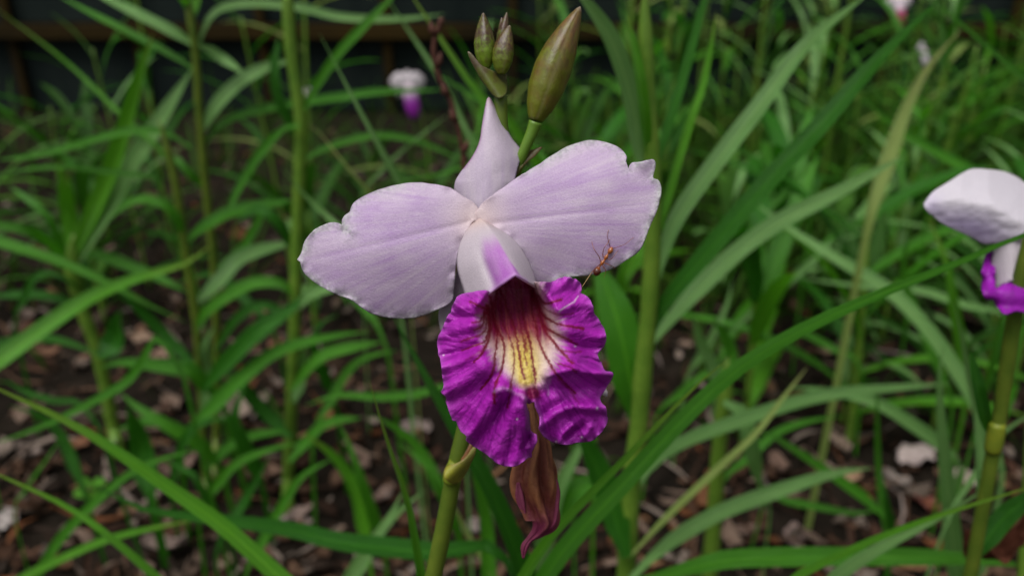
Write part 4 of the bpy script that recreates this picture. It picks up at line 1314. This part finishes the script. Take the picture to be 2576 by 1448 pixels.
for a in [
        ([(-70, 955), (0, 905), (199, 765), (332, 705), (464, 664), (535, 612)], 44, (.42, .5), 'vivid'), ([(-60, 590), (0, 610), (133, 652), (265, 709), (380, 770), (470, 810)], 34, (.5, .5), 'green'),
        ([(330, 312), (290, 275), (165, 155), (0, 30), (-40, 0)], 15, .6, 'vivid'), ([(1060, 560), (1005, 462), (889, 249), (804, 86)], 27, .36, 'pale'), ([(1120, 225), (1082, 160), (975, 0), (940, -60)], 20, .5, 'pale'),
        ([(1410, 500), (1345, 400), (1278, 305), (1204, 239), (1098, 83), (1042, 0), (1005, -60)], 36, .38, 'vivid'), ([(1310, 345), (1217, 262), (1105, 190), (1050, 150)], 26, .45, 'green'),
        ([(960, 430), (985, 402), (1060, 340), (1130, 286)], 15, .6, 'pale'), ([(1180, 416), (1100, 440), (1020, 455), (930, 470)], 15, .55, 'green'), ([(260, 432), (230, 426), (116, 421), (0, 440), (-50, 456)], 18, .55, 'green'),
        ([(890, 610), (835, 555), (770, 495), (710, 424)], 30, .45, 'pale'), ([(945, 510), (927, 483), (857, 401), (800, 330), (772, 310)], 14, .45, 'yellow'), ([(345, 935), (300, 975), (135, 1060), (0, 1110), (-50, 1125)], 30, .4, 'green'),
        ([(60, 1240), (77, 1212), (120, 1150), (164, 1085)], 15, .4, 'green'), ([(80, 1475), (150, 1357), (270, 1236), (370, 1168), (510, 1126)], 25, .36, 'green'), ([(40, 1462), (202, 1384), (303, 1347), (437, 1317), (500, 1306)], 24, .36, 'vivid'),
        ([(1255, 1470), (1205, 1390), (1184, 1360), (1140, 1270), (1120, 1225)], 22, .3, 'yellow'), ([(1370, 1360), (1400, 1243), (1440, 1160), (1500, 1050)], 54, .34, 'pale'), ([(1230, 1470), (1225, 1330), (1200, 1210), (1160, 1090)], 40, .3, 'green'),
        ([(2412, 1470), (2400, 1398), (2387, 1263), (2371, 1095), (2362, 960), (2372, 860)], 44, .3, 'pale'), ([(2470, 1210), (2468, 1130), (2460, 1044), (2440, 960), (2420, 850), (2395, 750)], 32, .28, 'pale'),
        ([(2480, 1085), (2450, 1010), (2400, 930), (2330, 830), (2230, 730), (2100, 650), (1990, 580), (1885, 500)], 36, (.45, .55), 'pale'), ([(2430, 770), (2404, 760), (2301, 729), (2185, 722), (2000, 698)], 22, .55, 'pale'),
        ([(1890, 785), (1920, 755), (2036, 666), (2086, 613), (2185, 585)], 26, .62, 'pale'), ([(2235, 400), (2262, 320), (2290, 250), (2335, 168), (2415, 76)], 54, .5, 'yellow'), ([(2620, 245), (2575, 199), (2434, 76), (2368, 17), (2330, -30)], 24, .45, 'green'),
        ([(2490, 460), (2434, 428), (2285, 345), (2160, 242)], 28, .7, 'green'), ([(2370, 1130), (2350, 1111), (2293, 1071), (2192, 1010), (2058, 980), (1980, 975)], 38, .46, 'pale'), ([(2228, 1345), (2209, 1180), (2205, 950)], 14, .42, 'green'),
        ([(2240, 1320), (2228, 1260), (2215, 1180)], 26, .4, 'deep'), ([(2190, 1270), (2175, 1253), (2074, 1182), (1957, 1105), (1900, 1080)], 27, .42, 'green'), ([(1920, 1240), (1905, 1200), (1883, 1122), (1870, 1080)], 18, .42, 'pale'),
        ([(1870, 1160), (1950, 1090), (2030, 1060), (2120, 1045)], 26, .45, 'green'), ([(1980, 1260), (2060, 1275), (2150, 1290), (2210, 1280)], 20, .45, 'green'), ([(2350, 905), (2300, 780), (2270, 690), (2290, 560)], 26, .5, 'green'),
        ([(2420, 900), (2400, 780), (2380, 660), (2330, 540)], 30, .5, 'vivid'), ([(2290, 480), (2250, 520), (2120, 580), (1990, 670)], 22, .75, 'green'), ([(1760, 900), (1790, 850), (1830, 760), (1840, 700)], 24, .55, 'pale'),
        ([(2475, 1160), (2520, 1090), (2560, 1060), (2640, 1020)], 26, .3, 'pale'), ([(2500, 900), (2530, 780), (2560, 700), (2575, 640)], 22, .4, 'green'), ([(140, 1010), (60, 985), (20, 960), (-40, 960)], 26, .45, 'deep'),
        ([(950, 1330), (900, 1180), (870, 1100), (850, 1060)], 30, .4, 'green'), ([(640, 1400), (700, 1290), (760, 1200), (840, 1150)], 26, .4, 'green'), ([(1150, 1330), (1090, 1200), (1060, 1160), (1000, 1110)], 26, .4, 'green'),
        ([(900, 1440), (950, 1350), (1000, 1290), (1070, 1230)], 30, .34, 'pale'), ([(560, 1330), (500, 1220), (480, 1190), (400, 1150)], 24, .42, 'deep'), ([(830, 1010), (870, 940), (920, 900), (1000, 880)], 28, .5, 'green'),
        ([(500, 955), (480, 934), (425, 924), (310, 912), (250, 925)], 44, .5, 'green'), ([(368, 1200), (360, 1164), (350, 1104), (318, 1020)], 62, .46, 'deep'),
        ([(520, 1140), (500, 1119), (425, 1074), (345, 1024), (300, 985)], 38, .48, 'green'), ([(520, 1040), (600, 959), (700, 884), (850, 844), (930, 835)], 38, .48, 'green'),
        ([(530, 1240), (600, 1164), (700, 1124), (770, 1112)], 28, .42, 'green'), ([(918, 1345), (895, 1234), (840, 1149), (765, 1090)], 36, .4, 'vivid'),
        ([(1050, 992), (950, 999), (850, 994), (765, 1020)], 28, .45, 'green'), ([(590, 1300), (640, 1215), (680, 1140)], 26, .4, 'deep'), ([(875, 1465), (930, 1374), (985, 1290), (1015, 1230)], 42, .32, 'pale'),
        ([(0, 870), (90, 850), (180, 865), (260, 900)], 34, .52, 'deep'), ([(640, 1180), (600, 1090), (590, 1040), (620, 960)], 40, .46, 'deep'), ([(190, 1180), (150, 1090), (90, 1040), (20, 1020)], 30, .46, 'deep'),
        ([(440, 1200), (470, 1100), (520, 1060), (600, 1050)], 30, .46, 'deep'), ([(1110, 1240), (1060, 1140), (1000, 1080), (930, 1040)], 32, .42, 'green'), ([(820, 960), (790, 880), (800, 820), (850, 790)], 34, .52, 'deep'),
        ([(620, 760), (560, 700), (520, 690), (420, 720)], 30, .6, 'deep'), ([(60, 760), (90, 700), (140, 690), (220, 740)], 26, .6, 'deep'), ([(900, 760), (850, 690), (830, 660), (760, 640)], 30, .55, 'green'),
        ([(1980, 480), (1900, 560), (1860, 640), (1820, 740)], 20, .7, 'green'), ([(2100, 880), (2020, 840), (1960, 850), (1900, 880)], 20, .6, 'green'), ([(1700, 1000), (1760, 950), (1820, 930), (1880, 960)], 24, .5, 'green')]:
    grass_blade(*a)

sd_ = tag(empty('seedling', PY(225, 1245, .55) * [1, 1, 0]), 'tiny lime green seedling with rounded leaves on the bare soil', 'seedling')
sb = worig(sd_)
V, F = tube(np.array([sb + [0, 0, -.003], sb + [.001, 0, .012], sb + [.004, 0, .024]]), .0007, 7)
link_mesh('stem', V, F, M['stem'], sd_)
for k, (dx, dz, L) in enumerate(((-.007, .012, .012), (.009, .024, .014), (-.004, .024, .009), (.008, .011, .008))):
    t = np.linspace(0, 1, 8)
    b0_ = sb + [.001 + .002 * (dz > .02), 0, min(dz, .022)]
    Cb = b0_ + np.stack([np.sign(dx) * L * t, -.003 * t, .004 * np.sin(t * 2.2)], -1)
    V, F, uv = blade(Cb, .009 * np.sin(np.clip(t * .9 + .1, 0, 1) * math.pi) ** .6, np.tile([0, -.5, 1.0], (8, 1)), .15, 0, k, 5, 0, False)
    link_mesh('leaf', V, F, M['vivid'], sd_, uv=uv)

# dead twig with small scales
tw = np.array([(1112, 46), (1091, 116), (1101, 186), (1135, 259), (1161, 365), (1166, 430), (1160, 560), (1150, 700)], float)
q = catmull(tw, 60)
C = PY(q[:, 0], q[:, 1], np.full(60, .33))
twig = tag(empty('dead_twig', C[-1] * [1, 1, 0]), 'thin dead brown twig with small scales beside the buds', 'twig')
C = np.vstack([C, C[-1] * [1, 1, 0] + [0, 0, -.004]])
V, F = tube(C, .0011, 8)
link_mesh('stem', V, F, M['twig'], twig)
for k in (4, 11, 18, 24, 31, 40, 47):
    s_ = 1 if k % 2 else -1
    p = C[k]
    V, F = tube(np.array([p, p + [.0015 * s_, -.001, .002], p + [.0022 * s_, -.001, .0055]]), np.array([.0012, .0016, .0003]), 8)
    link_mesh('scale', V, F, M['twig'], twig)
# torn brown leaf at the foot of the olive stalk
b0 = PY(2520, 1385, .23)
P, F = litter_leaf(b0[0], b0[1], .03, .016, .3, .3, 1.2, b0[2] - .006, 12, 0, 5, 7, 1.4)
P = P + (RNG.random(P.shape) - .5) * .003
o = link_mesh('dry_leaf', P, F, M['litter'], col=np.tile((.1, .035, .02), (len(P), 1)), solid=.0008)
ss = o.modifiers.new('round', 'SUBSURF'); ss.levels = ss.render_levels = 2
tag(o, 'crumpled dark red brown dead leaf caught at the olive stalk', 'dry leaf')


# ------------------------------------------------------------------ far blossoms on thin stems
def far_flower(px, py, Y, size, label, lipc=(.34, .03, .42), side=1, turn=0.0, pink=False):
    c0 = PY(np.array(px), np.array(py), Y)
    root = tag(empty('orchid', c0 * [1, 1, 0] + [.02 * side, .02, 0]), label, 'orchid')
    r0 = np.array(root.location)
    C = catmull(np.array([c0 + [0, .006, -.004], c0 + [.006 * side, .016, -.01], r0 + [0, 0, c0[2] * .6], r0 + [0, 0, -.004]]), 24)
    V, F = tube(C, np.linspace(.0012, .0024, 24), 8)
    link_mesh('stem', V, F, M['stem'], root)
    fl = empty('flower', c0, root)
    for k, (ang, L, W, nm) in enumerate([(0.1, .85, 1.0, 'petal'), (math.pi - .1, .85, 1.0, 'petal'), (math.pi / 2, .6, .5, 'sepal'), (-.9, .8, .36, 'sepal'), (math.pi + .9, .8, .36, 'sepal')]):
        t = np.linspace(0, 1, 9)
        o_ = np.linspace(-1, 1, 5)
        wd = np.sin(np.clip(t * .92 + .08, 0, 1) * math.pi) ** .8 * W * size * .5
        a = np.stack([np.cos(ang) * t * L * size, 0 * t, np.sin(ang) * t * L * size], -1)
        b = np.array([-math.sin(ang), 0, math.cos(ang)])
        P = a[:, None] + b * (o_[None, :, None] * wd[:, None, None])
        P[..., 1] += .5 * size * (t[:, None] ** 2) * .5 + .12 * size * o_[None, :] ** 2
        ct_, st_ = math.cos(turn), math.sin(turn)
        P = np.stack([P[..., 0] * ct_ - P[..., 1] * st_, P[..., 0] * st_ + P[..., 1] * ct_, P[..., 2]], -1).reshape(-1, 3)
        pc = (.72, .3, .45) if pink else (.68, .62, .66)
        link_mesh(nm, P + c0, grid_faces(9, 5), M['far_petal'], fl, col=np.tile(pc, (len(P), 1)), solid=.0004)
    t = np.linspace(0, 1, 12)
    Cl = c0 + np.stack([.3 * size * t * side, -.4 * size * np.sin(t * 1.6), -1.5 * size * t ** 1.2], -1)
    V, F = tube(Cl, size * np.interp(t, [0, .3, .75, 1], [.12, .34, .32, .18]), 20, lambda a, th: 1 + .18 * a * np.sin(6 * th), caps=False)
    cl = np.array((.72, .6, .68)) + (np.array(lipc) - np.array((.72, .6, .68))) * sstep(.25, .6, np.repeat(t, 20))[:, None]
    link_mesh('lip', V, F, M['far_petal'], fl, col=cl, solid=.0005)


far_flower(1026, 212, 1.1, .029, 'far white orchid blossom with a purple lip above the bare soil', side=1, turn=.2)
far_flower(770, 230, 1.45, .011, 'tiny pale blossom beside the thick bright stalk', lipc=(.6, .5, .6), side=-1)
far_flower(2258, 8, 1.2, .02, 'far blossom with a crimson pink lip beside the big deep green leaf', lipc=(.5, .02, .14), side=1, turn=-.5)
far_flower(2322, 124, 1.15, .015, 'small white blossom half behind the yellowing blade', lipc=(.74, .68, .74), side=1, turn=.9)


# ------------------------------------------------------------------ more orchid stems and short grass filling the bed
def make_filler(seed, hgt, nleaf, mats, low=False):
    rr = random.Random(seed)
    root = empty('leafy_orchid', (0, 0, 0))
    lean = (rr.uniform(-.12, .12), rr.uniform(-.08, .08))
    C = catmull(np.array([(0, 0, -.004), (lean[0] * .2 * hgt, lean[1] * .2 * hgt, hgt * .35), (lean[0] * hgt * .8, lean[1] * hgt * .8, hgt)]), 24)
    V, F = tube(C, np.linspace(.0030, .0018, 24), 8)
    link_mesh('stem', V, F, M['stem'], root)
    az = rr.uniform(0, 6.28)
    for k in range(nleaf):
        f = .18 + .8 * k / max(1, nleaf - 1)
        b = C[min(23, int(f * 23))]
        a = az + (k % 2) * math.pi + rr.uniform(-.5, .5)
        L = rr.uniform(.11, .22) * (1 - .25 * f)
        el = rr.uniform(.5, 1.3)
        dr = rr.uniform(.4, 1.3)
        t = np.linspace(0, 1, 14)
        ang = el - dr * t
        ds = L / 13
        hor = np.concatenate([[0], np.cumsum(np.cos(ang[:-1]) * ds)])
        ver = np.concatenate([[0], np.cumsum(np.sin(ang[:-1]) * ds)])
        P = b + np.stack([np.cos(a) * hor, np.sin(a) * hor, ver], -1)
        P[:, 2] = np.maximum(P[:, 2], .006)
        N0 = np.tile(np.array([-math.cos(a) * .5, -math.sin(a) * .5, 1.0]), (14, 1))
        V, F, uv = blade(P, rr.uniform(.011, .017) if low else rr.uniform(.008, .014), N0, .3, .05, k)
        link_mesh('leaf', V, F, M[rr.choice(mats)], root, uv=uv)
    return root


protos = [make_filler(100 + i, [.3, .4, .5, .36, .26, .45, .55][i], [8, 10, 12, 9, 7, 11, 12][i],
                      [['green', 'vivid', 'shaded'], ['shaded', 'deep'], ['shaded', 'pale', 'vivid', 'green'], ['pale', 'green', 'shaded'], ['vivid', 'green', 'shaded'], ['deep', 'shaded', 'deep'], ['shaded', 'yellow', 'shaded', 'green']][i]) for i in range(7)]


def copy_tree(o, parent=None):
    c = o.copy()
    COL.objects.link(c)
    c.parent = parent
    for ch in o.children:
        copy_tree(ch, c)
    return c


rr = random.Random(77)
spots = []
for i in range(64):
    y = .78 + 1.15 * rr.random() ** .8
    u = rr.uniform(-.72, .72)
    if u > .0 or rr.random() < .22:
        spots.append((u * y * 1.02, y))
for i in range(26):
    y = rr.uniform(1.0, 1.9)
    spots.append((rr.uniform(.15, .7) * y, y))
for i in range(22):                         # the bed goes on at both sides
    y = rr.uniform(.5, 1.9)
    spots.append((rr.choice((-1, 1)) * rr.uniform(.78, 1.3) * y, y))
FILL = ['short leafy orchid stem in the crowd behind the flower', 'mid height dark leaved orchid stem in the crowd behind', 'tall orchid stem with mixed pale and bright leaves in the crowd behind',
        'pale leaved orchid stem in the crowd behind', 'lowest bright leaved orchid stem in the crowd behind', 'tall dark leaved orchid stem in the crowd behind', 'tallest orchid stem with a few yellowing leaves in the crowd behind']
used = set()
for i, (x, y) in enumerate(spots):
    k = rr.randrange(7) if i >= 7 else i
    o = protos[k] if k not in used else copy_tree(protos[k])
    used.add(k)
    o.location = (x, y, 0)
    o.rotation_euler = (0, 0, rr.uniform(0, 6.28))
    s_ = rr.uniform(.65, 1.0) if y > 1 else rr.uniform(.5, .75)
    o.scale = (s_, s_, s_)
    tag(o, FILL[k], 'plant', 'crowd of ' + FILL[k].split(' in the')[0].replace('orchid stem', 'orchid stems'))
lows = [make_filler(300 + i, [.10, .16, .2, .13][i], [7, 8, 9, 7][i], [['shaded', 'deep'], ['deep', 'shaded', 'pale'], ['green', 'vivid', 'deep'], ['shaded', 'pale']][i], True) for i in range(4)]
LOWL = ['low shoot with drooping dark leaves close to the soil', 'low shoot with dark and pale arching leaves', 'low shoot with bright and dark leaves', 'low shoot with pale arching leaves']
used = set()
lowspots = []
for i in range(60):
    y = .56 + .65 * rr.random()
    u = rr.uniform(-.72, .72)
    if (-.12 < u < .12 and y < .8) or (u < 0 and (y < .72 or rr.random() < .45)):
        continue
    lowspots.append((u * y, y))
for i, (x, y) in enumerate(lowspots):
    k = i % 4
    o = lows[k] if k not in used else copy_tree(lows[k])
    used.add(k)
    o.name = 'leafy_orchid'
    o.location = (x, y, 0)
    o.rotation_euler = (0, 0, rr.uniform(0, 6.28))
    s_ = rr.uniform(.7, 1.1)
    o.scale = (s_, s_, s_)
    tag(o, LOWL[k], 'plant', 'low shoots with ' + LOWL[k].split('with ')[1])

VV, FF, UU = [], [], []
nb = 0
for i in range(9500):
    y = .55 + 1.4 * rr.random() ** .7
    x = rr.uniform(-.8, 1.25) * y
    dens = .14 + .86 * sstep(-.05, .3, x / y) + .35 * (fbm(np.array(x * 5 + 20), np.array(y * 5 + 20), 2) - .45)
    if rr.random() > dens or (y < .8 and rr.random() < .75):
        continue
    L = rr.uniform(.05, .17) * (.6 if y < .8 else 1)
    a = rr.uniform(0, 6.28)
    t = np.linspace(0, 1, 6)
    ang = rr.uniform(.9, 1.5) - rr.uniform(.2, 1.5) * t
    hor = np.concatenate([[0], np.cumsum(np.cos(ang[:-1]) * L / 5)])
    ver = np.concatenate([[0], np.cumsum(np.sin(ang[:-1]) * L / 5)])
    P = np.stack([x + np.cos(a) * hor, y + np.sin(a) * hor, ver - .003], -1)
    N0 = np.tile(np.array([-math.cos(a) * .6, -math.sin(a) * .6, 1.0]), (6, 1))
    V, F, uv = blade(P, rr.uniform(.0025, .006), N0, .3, 0, i, 3)
    VV.append(V); FF += [tuple(q_ + nb for q_ in f_) for f_ in F]; nb += len(V); UU.append(uv)
o = link_mesh('short_grass', np.vstack(VV), FF, M['grass'], uv=np.vstack(UU), at=np.zeros(3))
tag(o, 'short green grass growing thick between the stems', 'grass', kind='stuff')

for o in list(bpy.data.objects):
    if '_w' in o:
        del o['_w']
